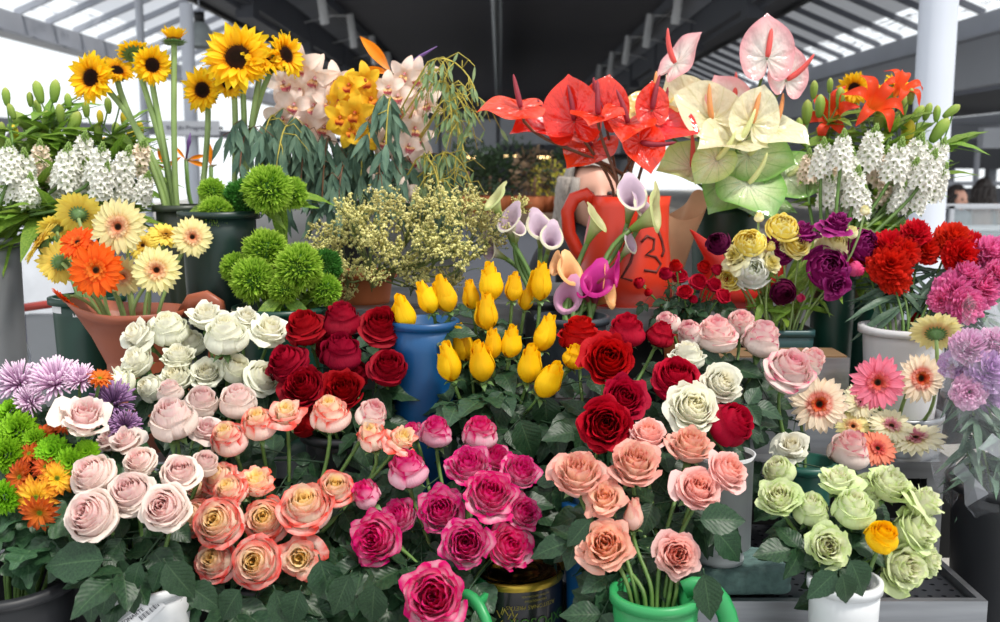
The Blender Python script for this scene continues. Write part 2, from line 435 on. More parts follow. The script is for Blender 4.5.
GERB = [(24, .12, 1.0, .0, .0, 1, 1), (22, .12, .92, .03, .10, .8, .95), (26, .12, .42, .05, .16, .4, .5), (24, .1, .3, .06, .17, .2, .42)]
def gerb_backs():
    mb = MB()
    mb.lathe([(.0, -.32), (.08, -.3), (.2, -.16), (.3, -.04), (.26, .0)], 16)
    for i in range(18):
        a = 2*PI*i/18; mb.petal(a, .2, .42, .05, -.1, -.035, .0, tip=1, nu=2, nv=3)
    return mb.mesh('receptacle', M_sepal)
GERB_BACK = gerb_backs()
GERB_EYE = dome('flower_eye', M_disc_dark, .15, .07)
SUN_EYE = dome('sunflower_disc', M_disc_sun, .42, .10)
MUM_EYE = dome('daisy_disc', M_disc_green, .2, .08)
SUNR = [(22, .34, 1.0, .0, .02, 1, 1), (20, .34, .94, .02, .14, .9, 1), (16, .34, .8, .03, .26, .8, .8)]
SUNR_SHUT = [(20, .3, .75, .0, .5, 1, 1), (18, .3, .62, .02, .62, .9, 1), (14, .3, .45, .03, .6, .8, .8)]
def sun_bracts():
    mb = MB(); r = random.Random(9)
    mb.lathe([(.0, -.36), (.08, -.34), (.25, -.22), (.42, -.05), (.4, .0)], 16)
    for k in range(2):
        for i in range(16):
            a = 2*PI*i/16+k*.2; mb.petal(a, .3, .82-.15*k+r.uniform(-.08, .08), .12, -.14, -.02-.18*k, -.05, tip=1, nu=2, nv=4, base=.9)
    return mb.mesh('bracts', M_sepal)
SUN_BACK = sun_bracts()
# ------------------------------------------------------------------ anthurium, calla
def heart_R(p):
    p = abs(p)/PI
    K = [(0, 1.0), (.035, .90), (.08, .845), (.16, .78), (.3, .70), (.45, .64), (.6, .61), (.75, .62), (.86, .58), (.94, .42), (1, .14)]
    for (a, x), (b, y) in zip(K, K[1:]):
        if p <= b: q = (p-a)/(b-a); return x+(y-x)*q
    return K[-1][1]
def anthurium(name, mat, cup=.25, wave=.05, seed=0, pinch=0):
    r = random.Random(seed); mb = MB(); p1, p2 = r.uniform(0, 6), r.uniform(0, 6)
    def fn(u, v):
        a = (u*2-1)*PI; rr = heart_R(a)*v
        x = rr*math.sin(a); y = rr*math.cos(a)
        z = cup*(rr*rr)*(.6+.4*math.cos(a))-.30*rr**4*math.cos(a)**8*(1 if abs(a) < 1 else 0)+.10*math.sin(2.5*rr*2+p1)*x+wave*v*v*math.sin(2*a+p1)+wave*.7*v**3*math.sin(5*a+p2)
        z -= .05*(1-abs(math.sin(a*4.5)))**2*math.sin(PI*min(1, v*1.05))+.03*abs(x)*0
        z += pinch*abs(x)*1.0
        return (x, y, z)
    mb.grid(fn, 64, 12, wrap=False)
    return mb.mesh(name, mat)
def spadix(name, mat, L_=.75, bend=.25):
    mb = MB()
    pts = [Vector((0, .0+bend*t*t, .02+L_*t)) for t in [i/10 for i in range(11)]]
    mb.tube(pts, [.045, .062, .065, .065, .063, .060, .056, .05, .043, .034, .012], 10)
    return mb.mesh(name, mat)
def calla(name, mo, mi, flare=.55, tipl=.5, H=1.9, seed=0):
    mb = MB()
    def mk(off):
        def fn(u, v):
            a = (u-.5)*2*PI*1.08
            c = math.cos(a)
            rr = .13+.38*v**1.1+.16*v**3+flare*.32*max(0, (v-.72)/.28)**1.8*(.6+.4*c)+off-.05*u*v
            z = H*v*(1-.20*(1-c)*v)+tipl*max(0, c)**5*v**4*.5-flare*.25*max(0, (v-.86)/.14)**2
            if c > .9 : rr += tipl*.45*(c-.9)*10*v**6
            return (rr*math.sin(a)*.95, rr*c, z)
        return fn
    mb.grid(mk(0), 28, 14, mi=0); mb.grid(mk(-.02), 28, 14, mi=1)
    return mb.mesh(name, [mo, mi])
# ------------------------------------------------------------------ carnation
def carnation(name, mat, seed=0):
    r = random.Random(seed); mb = MB()
    rings = [(9, .95, -.12, .5), (9, .88, .15, .6), (8, .75, .38, .7), (7, .58, .55, .8), (6, .38, .66, .9), (4, .2, .72, 1)]
    for k, (n, R1, Z1, t) in enumerate(rings):
        o = r.random()*6
        for i in range(n):
            a0 = o+2*PI*i/n+r.uniform(-.2, .2); W = PI/n*2.1; ph = r.uniform(0, 6); R_ = R1*r.uniform(.88, 1.1); zz = Z1+r.uniform(-.08, .08)
            fr = r.uniform(2.5, 4)
            def fn(u, v):
                uu = u*2-1; a = a0+W*uu*(.25+.75*v)
                rr = .05+(R_-.05)*v**.9*(1-.15*uu*uu*v); z = -.15+(zz+.15)*v**.75
                w = .15*v**2*math.sin(fr*uu*PI*.8+ph)+.022*v**4*(1 if int(round(u*14)) % 2 else -1)
                return ((rr+w*.4)*math.cos(a), (rr+w*.4)*math.sin(a), z+w)
            mb.grid(fn, 14, 4, (t, r.random()))
    mb.lathe([(.0, -.9), (.12, -.88), (.17, -.5), (.2, -.15)], 8, mi=1)
    return mb.mesh(name, [mat, M_sepal])
# ------------------------------------------------------------------ pompoms and mums
def pompom(name, mat, core, n=900, seed=0, ln=.42, w=.045, half=False):
    r = random.Random(seed); mb = MB()
    mb.grid(lambda u, v: (.62*math.sin(PI*v)*math.cos(2*PI*u), .62*math.sin(PI*v)*math.sin(2*PI*u), -.62*math.cos(PI*v)), 14, 8, wrap=True, mi=1)
    for i in range(n):
        z = 1-2*(i+.5)/n*(.92); a = i*2.39996; s = math.sqrt(max(0, 1-z*z))
        d = Vector((s*math.cos(a), s*math.sin(a), z)); d = (d+Vector((r.uniform(-.2, .2), r.uniform(-.2, .2), r.uniform(-.1, .3)))).normalized()
        bump = .84+.16*mnoise.noise(d*3.1+Vector((seed, 0, 0)))
        p0 = d*.5; p2 = d*bump*r.uniform(.92, 1.08); side = d.orthogonal().normalized(); q = r.uniform(0, 6)
        side = Matrix.Rotation(q, 3, d) @ side
        p1 = p0.lerp(p2, .6)+side*w*.8
        b = len(mb.v)
        for p, ww, v in ((p0, w*.6, 0), (p1, w, .6)):
            x = side.cross(d)*ww
            mb.add(p-x, (0, v), (bump, 0)); mb.add(p+x, (1, v), (bump, 0))
        mb.add(p2, (.5, 1), (bump, 0))
        mb.face((b, b+1, b+3, b+2)); mb.face((b+2, b+3, b+4))
    return mb.mesh(name, [mat, core])
def spider_mum(name, mat, seed=0):
    r = random.Random(seed); mb = MB()
    for (n, r1, z1, bow) in ((26, 1.0, .25, .10), (26, .92, .55, .12), (22, .7, .8, .1), (16, .45, .9, .05)):
        o = r.random()
        for i in range(n):
            a = o+2*PI*i/n+r.uniform(-.1, .1); q = r1*r.uniform(.85, 1.08); z = z1+r.uniform(-.1, .1)
            l = r.uniform(-.06, .06); ca, sa = math.cos(a), math.sin(a)
            pts = []
            for k in range(6):
                v = k/5; rr = .08+(q-.08)*v; y = l*v*v
                pts.append((rr*ca-y*sa, rr*sa+y*ca, z*v**1.3+bow*math.sin(PI*v)))
            mb.tube(pts, [.02, .034, .046, .056, .066, .03], 4, flat=.5, ly=(z1, 0))
    mb.lathe([(0, -.2), (.1, -.16), (.2, .0), (.1, .06)], 8, mi=1)
    return mb.mesh(name, [mat, M_sepal])
# ------------------------------------------------------------------ star-of-bethlehem spike, statice, small roses
M_white_petal = petal_mat('white_floret', v=[(0, C(150, 170, 90)), (.25, C(244, 242, 232)), (1, C(250, 248, 244))], bump=0, amt=.05)
M_pinkish_floret = petal_mat('blush_floret', v=[(0, C(150, 160, 90)), (.25, C(246, 226, 204)), (1, C(250, 236, 222))], bump=0, amt=.05)
M_budgreen = plain('bud_green', C(138, 168, 84), .5, trans=.1, namt=.25, nscale=40)
def star_spike(seed, mat):
    r = random.Random(seed); mb = MB(); n = 44
    for i in range(n):
        t = (i+.5)/n; z = -.9+1.7*t; rad = .62*(1-.55*t**2)*r.uniform(.85, 1.1); a = i*2.39996
        d = Vector((math.cos(a), math.sin(a), .15+.7*t)).normalized()
        p = Vector((rad*math.cos(a)*.8, rad*math.sin(a)*.8, z))
        mb.x = frame(p, d, 1, r.uniform(0, 6))
        op = r.uniform(.55, 1) if t < .8 else .35
        for k in range(6): mb.petal(k*PI/3, .02, .38*op+.07, .115, .0, .10+.2*(1-op), .02, tip=1.2, nu=2, nv=2, base=.6)
        mb.x = None
        mb.tube([(0, 0, z-.15), p*.5+Vector((0, 0, z*.5-.05)), p], .018, 3, cap=False, mi=1)
    b = mb.mesh('florets', [mat, M_budgreen])
    mb = MB()
    mb.tube([(0, 0, -1), (0, 0, .9)], [.05, .03], 5)
    for i in range(34):
        t = i/34; a = i*2.39996; rad = .27*(1-t)+.02; z = .62+.72*t
        mb.x = frame((rad*math.cos(a), rad*math.sin(a), z), (math.cos(a), math.sin(a), 1.1+2*t))
        mb.lathe([(.0, -.08), (.05, -.02), (.055, .05), (.02, .12), (0, .13)], 5); mb.x = None
    return b, mb.mesh('green_tip', M_budgreen)
SPIKES = [star_spike(i, M_white_petal) for i in range(3)]+[star_spike(5, M_pinkish_floret)]
# ------------------------------------------------------------------ buds, lilies, orchids, bird of paradise
M_lilybud = petal_mat('lily_bud_green', v=[(0, C(96, 128, 52)), (.6, C(140, 166, 72)), (1, C(178, 176, 96))], bump=.3, bscale=(10, 1), trans=.1, amt=.25)
M_lilybud_y = petal_mat('lily_bud_yellow', v=[(0, C(140, 150, 50)), (.5, C(200, 186, 50)), (1, C(226, 190, 60))], bump=.3, bscale=(10, 1), trans=.15, amt=.25)
def budmesh(name, mat):
    mb = MB(); pr = [(.0, 0), (.10, .03), (.15, .15), (.2, .4), (.21, .65), (.16, .85), (.07, .96), (.0, 1.0)]
    mb.lathe(pr, 12, fn=lambda p, w, j: Vector((p.x*(1+.14*abs(math.cos(1.5*w))-.07), p.y*(1+.14*abs(math.cos(1.5*w))-.07), p.z)))
    return mb.mesh(name, mat)
LBUD = budmesh('lily_bud', M_lilybud); LBUD_Y = budmesh('lily_bud', M_lilybud_y)
def lily(name, mat, seed=0):
    r = random.Random(seed); mb = MB()
    for i in range(6):
        a = i*PI/3+r.uniform(-.15, .15); k = r.uniform(.8, 1.1); tw = r.uniform(-.15, .15)
        def fn(u, v):
            uu = u*2-1; rr = .06+.95*v**1.2*k; z = .85*math.sin(min(1, v*1.15)*PI*.62)-.35*v**3
            w = .2*math.sin(PI*min(1, v*.93+.06))**.8; y = w*uu+tw*v*v; z += .5*w*uu*uu
            return (rr*math.cos(a)-y*math.sin(a), rr*math.sin(a)+y*math.cos(a), z)
        mb.grid(fn, 4, 10, (i/6, 0))
    return mb.mesh(name, mat)
def orchid(name, mt, seed=0):
    r = random.Random(seed); mb = MB()
    for i, (a, ln, w) in enumerate(((PI/2, 1.0, .34), (PI/2+1.15, .98, .36), (PI/2-1.15, .98, .36), (PI/2+2.45, .95, .33), (PI/2-2.45, .95, .33))):
        bz = r.uniform(-.25, .25); tw = r.uniform(-.25, .25)
        def fn(u, v):
            uu = u*2-1; rr = .05+ln*v; ww = w*math.sin(PI*min(1, .12+v*.83)**.85)**.7*(1 if v < 1 else .55)
            y = ww*uu; z = .22*math.sin(PI*v)+(bz-.2)*v*v+.35*y*y*2+tw*y*v+.03*math.sin(6*uu+seed)*v
            return (rr*math.cos(a)-y*math.sin(a), rr*math.sin(a)+y*math.cos(a), z)
        mb.grid(fn, 6, 8, (i/5, 0))
    return mb.mesh(name, mt)
def orchid_lip(name, ml):
    mb = MB()
    def fn(u, v):
        uu = u*2-1; w = .26*math.sin(PI*min(1, .25+v*.6)); y = -.05-.42*v**1.3
        return (w*uu, y, .12+.25*math.sin(PI*v*.8)+.5*w*uu*uu*1.6-.12*v*v+.03*math.sin(9*uu)*v)
    mb.grid(fn, 8, 8)
    mb.tube([(0, 0, .05), (0, .06, .2), (0, .0, .34)], [.08, .09, .07], 8, mi=0)
    return mb.mesh(name, ml)
# ================================================================== light
w = bpy.data.worlds.new('world'); sc.world = w; w.use_nodes = True
bg = w.node_tree.nodes['Background']; bg.inputs[0].default_value = (.93, .97, 1, 1); bg.inputs[1].default_value = 1.15
sun = bpy.data.objects.new('sun', bpy.data.lights.new('sun', 'SUN')); COL.objects.link(sun)
sun.data.energy = 3.0; sun.data.angle = R(9); sun.data.color = (1, .95, .87)
sun.rotation_euler = Vector((-.45, .35, -1.0)).to_track_quat('-Z', 'Y').to_euler()
# ================================================================== market hall
M_floor = plain('floor_stone', C(150, 146, 140), .6, nscale=2, namt=.1)
M_steel = plain('brushed_steel', C(150, 152, 156), .38, metal=.85, nscale=6, namt=.25, stretch=(.6, 8, 8))
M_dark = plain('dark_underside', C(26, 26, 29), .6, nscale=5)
M_white = plain('white_paint', C(194, 199, 210), .45, nscale=3, namt=.03)
M_girder = plain('girder_grey', C(92, 95, 104), .6, nscale=1, namt=.12)
M_girder_l = plain('girder_pale', C(168, 172, 182), .5, nscale=1, namt=.08)
M_black = plain('black_steel', C(24, 25, 28), .6, nscale=2)
M_facade = plain('facade_grey', C(92, 95, 102), .6, nscale=.6, namt=.08)
M_facade_l = plain('facade_light', C(178, 182, 190), .6, nscale=.6, namt=.05)
def ceil_mat():
    m, nt, b = newmat('dark_boards')
    tc = N(nt, 'ShaderNodeTexCoord'); wv = N(nt, 'ShaderNodeTexWave', bands_direction='DIAGONAL'); wv.inputs['Scale'].default_value = 1.1; wv.inputs['Distortion'].default_value = .3
    L(nt, tc.outputs['Object'], wv.inputs[0])
    L(nt, ramp(nt, wv.outputs[0], [(0, C(84, 84, 92)), (.9, C(104, 104, 112)), (1, C(66, 66, 72))]), b.inputs['Base Color']); b.inputs['Roughness'].default_value = .7
    return m
def roof_mat(name='roof_sheet', tl=.42, k=1):
    """ribbed translucent roof sheet with clear strips low on each bay"""
    m, nt, b = newmat(name)
    uv = N(nt, 'ShaderNodeUVMap', uv_map='uv'); s = N(nt, 'ShaderNodeSeparateXYZ'); L(nt, uv.outputs[0], s.inputs[0])
    rib = math_(nt, 'SINE', math_(nt, 'MULTIPLY', s.outputs[1], 300))
    col = ramp(nt, rib, [(0, C(150*k, 155*k, 165*k)), (1, C(196*k, 202*k, 212*k))])
    L(nt, col, b.inputs['Base Color']); b.inputs['Roughness'].default_value = .5
    t = N(nt, 'ShaderNodeBsdfTranslucent'); t.inputs[0].default_value = C(236, 240, 248)
    mx = N(nt, 'ShaderNodeMixShader'); mx.inputs[0].default_value = tl; L(nt, b.outputs[0], mx.inputs[1]); L(nt, t.outputs[0], mx.inputs[2])
    tp = N(nt, 'ShaderNodeBsdfTransparent'); m2 = N(nt, 'ShaderNodeMixShader')
    a = math_(nt, 'LESS_THAN', s.outputs[0], .27)
    n = N(nt, 'ShaderNodeTexNoise'); n.inputs['Scale'].default_value = 60; L(nt, uv.outputs[0], n.inputs[0])
    L(nt, math_(nt, 'MULTIPLY', a, math_(nt, 'GREATER_THAN', n.outputs[0], .42)), m2.inputs[0])
    L(nt, mx.outputs[0], m2.inputs[1]); L(nt, tp.outputs[0], m2.inputs[2]); L(nt, m2.outputs[0], nt.nodes['Material Output'].inputs[0])
    return m
M_ceil = ceil_mat(); M_roof = roof_mat(); M_roof2 = roof_mat('roof_sheet_grey', .13, .9)
mb = MB(); mb.box((-14, -1, -.1), (14, 62, 0)); o = struct('floor', mb, M_floor)
Z0 = CAMZ
mb = MB(); mb.box((-4.05, 7, Z0+4.0), (4.05, 62, Z0+4.2)); struct('ceiling', mb, M_ceil)
for s, sn in ((-1, 'left'), (1, 'right')):
    mb = MB()
    mb.box((s*4.05, 7, Z0+3.75), (s*4.2, 62, Z0+4.2)); struct('trim_%d' % (1 if s < 0 else 2), mb, M_girder)
    mb = MB()                                                       # pale sloping bulkhead beside the dark ceiling
    for a, b_ in (((4.2, 4.05), (4.9, 3.75)),):
        b0 = len(mb.v)
        for y in (7, 62):
            for (x, z) in ((a[0], a[1]), (b_[0], b_[1]), (b_[0], b_[1]+.1), (a[0], a[1]+.1)): mb.add((s*x, y, Z0+z))
        for f in ((0, 1, 5, 4), (1, 2, 6, 5), (2, 3, 7, 6), (3, 0, 4, 7), (0, 3, 2, 1), (4, 5, 6, 7)): mb.face([b0+i for i in f])
    struct('ceiling_bulkhead', mb, M_girder_l)
    mb = MB(); mb.box((s*4.95, 7, Z0+3.15), (s*5.2, 62, Z0+3.85)); mb.box((s*5.15, 7, Z0+3.05), (s*5.6, 62, Z0+3.17)); mb.box((s*4.85, 7, Z0+3.8), (s*5.3, 62, Z0+3.92))
    struct('girder_beam', mb, M_girder)
    mb = MB(); mb.box((s*5.55, 7, Z0+3.15), (s*5.9, 62, Z0+3.3)); mb.box((s*5.62, 7, Z0+2.98), (s*5.72, 62, Z0+3.1)); struct('girder_beam', mb, M_black)
    for k in range(8):
        y = 14.5+k*6; mb = MB(); mb.box((s*4.9, y, Z0+2.9), (s*5.25, y+.5, Z0+4.1)); struct('beam_bracket', mb, M_girder)
    # glazed lean-to roof over the side aisle with its rafters
    A = (5.9, 3.3); B = (8.0, 2.42)
    mb = MB(); b0 = len(mb.v)
    for (x, z, u) in ((B[0], B[1], 0), (A[0], A[1], 1)):
        for y in (8, 62): mb.add((s*x, y, Z0+z+.16), (u, (y-8)/54))
    mb.face((b0, b0+1, b0+3, b0+2)); struct('ceiling_skylight', mb, M_roof if s < 0 else M_roof2)
    mb = MB(); mb.box((s*7.9, 8, Z0+2.12), (s*8.15, 62, Z0+2.46)); mb.box((s*7.8, 8, Z0+2.08), (s*8.2, 62, Z0+2.13)); struct('eaves_beam', mb, M_girder_l)
    for k in range(40):
        y = 9+k*1.15; mb = MB(); mb.beam((s*B[0], y, Z0+B[1]+.07), (s*A[0], y, Z0+A[1]+.07), .05 if s > 0 else .06, .11); struct('rafter_beam', mb, M_girder_l if s < 0 else M_girder)
# right side: gable panel below the eaves, a slab and a second glazed strip beyond
mb = MB(); mb.box((8.0, 8, Z0+1.3), (8.12, 60, Z0+2.1)); struct('wall_panel', mb, M_facade_l)
mb = MB(); mb.box((8.3, 16, Z0+1.25), (12, 60, Z0+1.42)); struct('ceiling_slab', mb, M_girder)
mb = MB(); mb.box((8.6, 14, Z0+.72), (13, 16, Z0+1.0)); struct('wall_canopy', mb, M_facade)
mb = MB(); mb.box((8.1, 17, Z0+.28), (13, 17.2, Z0+.62)); struct('wall_fascia', mb, M_facade_l)
mb = MB()
for k in range(5): mb.box((7.2+k*1.0, 17.4, -.0+.1), (7.26+k*1.0, 17.5, Z0+.3))
mb.box((7.2, 17.4, Z0-.35), (13, 17.5, Z0-.28)); struct('window_1', mb, M_girder_l)
mb = MB(); mb.box((7.0, 17.6, 0), (13, 17.8, Z0-.4)); struct('wall_right', mb, M_facade)
mb = MB(); mb.box((12.6, 14, Z0-.1), (12.8, 60, Z0+1.3)); mb.box((12.6, 14, 0), (12.8, 60, Z0-.75)); [mb.box((12.6, 14+k*2.4, Z0-.75), (12.8, 14.25+k*2.4, Z0-.1)) for k in range(19)]; struct('wall_arcade', mb, M_facade)
mb = MB(); mb.box((8.2, 30, Z0+.55), (12.6, 30.2, Z0+1.4)); mb.box((8.2, 24, Z0+.62), (12.6, 24.3, Z0+.95)); struct('wall_fascia', mb, M_girder_l)
# far end
mb = MB(); mb.box((-5.2, 61, 0), (8, 61.3, Z0+4.0)); struct('wall_far', mb, M_facade)
mb = MB(); mb.box((-5.2, 50, Z0+2.6), (5.2, 50.3, Z0+3.1)); mb.box((-5.2, 44, Z0+2.55), (5.2, 44.15, Z0+2.7)); struct('wall_lintel', mb, M_girder)
mb = MB(); mb.box((-5, 30, Z0+.22), (5, 42, Z0+.34)); struct('ceiling_soffit', mb, M_black)
for k, (x0, x1, z0, z1, y, mt) in enumerate([(-1.55, -.1, .30, 1.2, 27, M_facade_l), (0, 1.45, .55, 1.25, 27, M_facade_l), (-3.3, -1.65, .3, 1.2, 27, M_facade_l), (2.0, 3.2, .3, 1.2, 27, M_facade_l)]):
    mb = MB(); mb.box((x0, y, Z0+z0), (x1, y+.08, Z0+z1)); o = struct('trim_board', mb, mt)
M_lampw = plain('lamp_white', C(235, 236, 238), .45, nscale=3, namt=.03)
def cyl(r, z0, z1, n=16, mi=0, mb=None):
    mb = mb or MB(); mb.lathe([(0, z0), (r, z0), (r, z1), (0, z1)], n, mi=mi); return mb
# tube spotlights on brackets along both sides of the dark ceiling
spots = []
for s in (-1, 1):
    for k in range(6):
        y = 17.5+k*4.3; spots.append((s, y))
for i, (s, y) in enumerate(spots):
    t = thing('tube_spotlight', 'grey tube spotlight %s, %s from the front' % ('above the orchids' if s < 0 else 'above the red anthuriums', ORD[i % 6]), 'ceiling light', (s*3.7, y, Z0+2.95), 'tube spotlights along the dark ceiling')
    M = Matrix.Translation((s*3.7, y, Z0+2.95)) @ rot('Y', s*.12)
    mb = MB(); mb.lathe([(0, 0), (.09, 0), (.095, .02), (.095, .8), (.08, .84), (0, .84)], 16); link('lamp_housing', mb.mesh('lamp_housing', M_lampw), t, M)
    mb = MB(); mb.tube([(0, 0, .78), (s*.5, 0, .8), (s*1.25, 0, .62)], .022, 6); link('bracket', mb.mesh('bracket', M_lampw), t, Matrix.Translation((s*3.7, y, Z0+2.95)))
# corrugated duct down the middle of the ceiling
mb = MB(); mb.tube([(-.08, 10+i*.5, Z0+3.72) for i in range(90)], [.11 if i % 2 else .145 for i in range(90)], 12)
tag(link('ventilation_duct', mb.mesh('ventilation_duct', plain('duct_grey', C(150, 156, 160), .35, metal=.5)), None), 'long ribbed grey duct running down the middle of the dark ceiling', 'duct')
# pendant lamp over the left aisle
p = P(200, 36, 12); t = thing('pendant_lamp', 'grey bell-shaped pendant lamp hanging above the sunflowers', 'pendant lamp', p)
mb = MB(); mb.lathe([(.05, .16), (.09, .13), (.16, .02), (.185, -.1), (.19, -.13), (.18, -.13), (.15, .0), (.05, .12)], 24); link('lamp_shade', mb.mesh('lamp_shade', plain('lamp_grey', C(150, 158, 160), .5)), t, Matrix.Translation(p))
mb = MB(); mb.lathe([(0, .16), (.06, .16), (.06, .27), (0, .27)], 16); link('lamp_cap', mb.mesh('lamp_cap', M_black), t, Matrix.Translation(p))
mb = MB(); mb.tube([(0, 0, .26), (0, 0, 2.6)], .008, 5); link('cord', mb.mesh('cord', M_girder_l), t, Matrix.Translation(p))
# warm lamps in the far part of the hall
M_warm = emit('warm_lamp', C(255, 214, 150), 6)
for k, (px, py, ph) in enumerate(((510, 157, 'below the red anthuriums'), (474, 158, 'behind the eucalyptus twigs'), (543, 158, 'beside the hair of the florist'))):
    p = P(px, py, 29); t = thing('ceiling_lamp', 'small round warm lamp in the far dark soffit %s' % ph, 'ceiling light', p, 'warm lamps in the far soffit')
    mb = MB(); mb.lathe([(0, 0), (.16, 0), (.2, .04), (.2, .1)], 16); link('lamp_glass', mb.mesh('lamp_glass', M_warm), t, Matrix.Translation(p))
    mb = MB(); mb.lathe([(.2, .04), (.24, .05), (.24, .14), (0, .14)], 16); link('lamp_rim', mb.mesh('lamp_rim', M_black), t, Matrix.Translation(p))
    mb = MB(); mb.tube([(0, 0, .14), (0, 0, .4)], .02, 6); link('lamp_rod', mb.mesh('lamp_rod', M_black), t, Matrix.Translation(p))
# white posts and column
def post(name, px, Y, r, label, z1, mat=M_white):
    x = XAT(px, 165, Y); mb = MB(); mb.lathe([(r*1.5, 0), (r*1.5, .06), (r, .1), (r, z1)], 32); o = struct(name, mb, mat, (x, Y, 0), True); o['label'] = label
post('column', 929, 4.6, .082, 'round white column behind the lilies', 5.6)
post('column', 147, 13, .05, 'slim white post behind the sunflower stems', 4.0)
post('column', 193, 11, .07, 'slim white post under the street sign', 3.2)
# street sign on the left
def text_mesh(body, size, name, mat, depth=.002):
    cu = bpy.data.curves.new(name, 'FONT'); cu.body = body; cu.size = size; cu.extrude = depth; cu.align_x = 'CENTER'; cu.align_y = 'CENTER'; cu.resolution_u = 3
    ob = bpy.data.objects.new(name, cu); COL.objects.link(ob); dg = bpy.context.evaluated_depsgraph_get(); dg.update()
    me = bpy.data.meshes.new_from_object(ob.evaluated_get(dg)); bpy.data.objects.remove(ob); bpy.data.curves.remove(cu)
    me.name = name; me.materials.clear(); me.materials.append(mat); return me
M_ink = plain('ink_grey', C(84, 84, 100), .6); M_board = plain('sign_board', C(206, 208, 214), .5, namt=.03)
p = P(189, 128, 10.8); t = thing('street_sign', 'pale grey sign board with small dark lettering behind the sunflower stems', 'sign', p)
mb = MB(); mb.box((-.32, 0, -.075), (.32, .02, .075)); link('sign_board', mb.mesh('sign_board', M_board, False), t, Matrix.Translation(p))
link('lettering', text_mesh('Rua do Progresso', .066, 'lettering', M_ink), t, Matrix.Translation(p+Vector((0, -.004, 0))) @ rot('X', PI/2))
mb = MB(); mb.tube([(-.3, .03, 0), (.35, .03, 0)], .015, 6); link('bracket', mb.mesh('bracket', M_black), t, Matrix.Translation(p))
# long low parapet beam far on the left (below it the daylight)
mb = MB(); mb.beam((-14, 20, Z0+1.05), (-7, 44, Z0+1.05), .2, .25); struct('beam_far', mb, M_girder)
# ================================================================== display stand
T0, T1 = .70, .885
T2 = ZAT(462, 1.70); T3 = ZAT(309, 1.95)
M_shelfshade = plain('shelf_shade', C(8, 8, 9), .9)  # near-black colour for the painted shade under the shelves
def plate_holes(x0, x1, y0, y1, z, nx, ny):
    """perforated steel sheet with slotted holes"""
    mb = MB(); dx = (x1-x0)/nx; dy = (y1-y0)/ny; n = 8
    for j in range(ny):
        for i in range(nx):
            cx = x0+(i+.5)*dx; cy = y0+(j+.5)*dy; hx, hy = dx*.20, dy*.16
            sq = [(1, 0), (1, 1), (0, 1), (-1, 1), (-1, 0), (-1, -1), (0, -1), (1, -1)]; b = len(mb.v)
            for k in range(n):
                a = 2*PI*k/n; mb.add((cx+sq[k][0]*dx/2, cy+sq[k][1]*dy/2, z)); mb.add((cx+hx*math.cos(a), cy+hy*math.sin(a), z)); mb.add((cx+hx*math.cos(a), cy+hy*math.sin(a), z-.004))
            for k in range(n):
                q = (k+1) % n; mb.face((b+3*k, b+3*q, b+3*q+1, b+3*k+1)); mb.face((b+3*k+1, b+3*q+1, b+3*q+2, b+3*k+2))
    return mb
stand = thing('display_stand', 'stepped stainless steel display stand with perforated shelves under the buckets', 'display stand', (0, 1.6, 0))
XR = XAT(988, 602, 1.35); XM = XAT(655, 602, 1.35)
def shelf(x0, x1, y0, y1, z, lip=.035, holes=None, name='shelf'):
    mb = MB()
    if holes:
        m2 = plate_holes(x0+.012, x1-.012, y0+.014, y1, z-.012, *holes); link('perforated_tray', m2.mesh('perforated_tray', plain('tray_dark_%d' % len(MATS), C(70, 72, 78), .35, metal=.7, nscale=10), False), stand)
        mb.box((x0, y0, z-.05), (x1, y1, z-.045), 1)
        mb.box((x0, y0, z-lip), (x1, y0+.012, z)); mb.box((x1-.01, y0+.012, z-lip), (x1, y1, z)); mb.box((x0, y0+.012, z-lip), (x0+.01, y1, z))
    else:
        mb.box((x0, y0, z-lip), (x1, y1, z))
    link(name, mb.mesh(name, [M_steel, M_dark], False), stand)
shelf(-1.05, .95, .98, 1.34, T0); shelf(-1.05, XM-.01, 1.36, 1.49, T0-.001)
shelf(XM, XR, 1.35, 1.69, T1, .06, (22, 16)); shelf(-1.05, XM-.01, 1.50, 1.69, T1)
X2 = XAT(956, 462, 1.70)
shelf(-1.2, X2, 1.70, 2.42, T2, .030)
shelf(XAT(240, 309, 1.95), XAT(765, 309, 1.95), 1.95, 2.40, T3, .05)
LEG = lambda p, q: (lambda m_: (m_.box(p, q), link('leg', m_.mesh('leg', M_steel, False), stand)))(MB())
for x in (-1.0, -.5, XR-.04):
    for y in (1.40, 1.66): LEG((x, y, 0), (x+.03, y+.03, T1-.06))
for x in (-1.15, -.6, 0, X2-.04):
    for y in (1.72, 2.36): LEG((x, y, 0), (x+.03, y+.03, T2-.03))
for x in (-1.0, -.3, .4, .9):
    for y in (1.0, 1.30): LEG((x, y, 0), (x+.03, y+.03, T0-.035))
for x in (XAT(250, 309, 1.95), XAT(750, 309, 1.95)):
    for y in (1.97, 2.36): LEG((x, y, T2), (x+.03, y+.03, T3-.05))
mb = MB(); mb.box((XAT(240, 309, 1.95), 1.97, T2), (XAT(765, 309, 1.95), 1.98, T3-.05)); mb.box((-1.1, 1.755, T1-.1), (XAT(1010, 462, 1.7), 1.762, T2-.031)); mb.box((-1.05, 1.492, T0), (XM-.01, 1.499, T1-.036)); link('shade_sheet', mb.mesh('shade_sheet', M_shelfshade, False), stand)  # added black sheets standing in for the shade in the open gaps
x0, x1 = XAT(690, 360, 1.76), XAT(848, 360, 1.76)
mb = MB(); mb.box((x0, 1.75, T2), (x1, 1.84, ZAT(357, 1.76))); mb.box((x0+.004, 1.754, ZAT(357, 1.76)), (x1-.004, 1.836, ZAT(357, 1.76)+.003), 1)
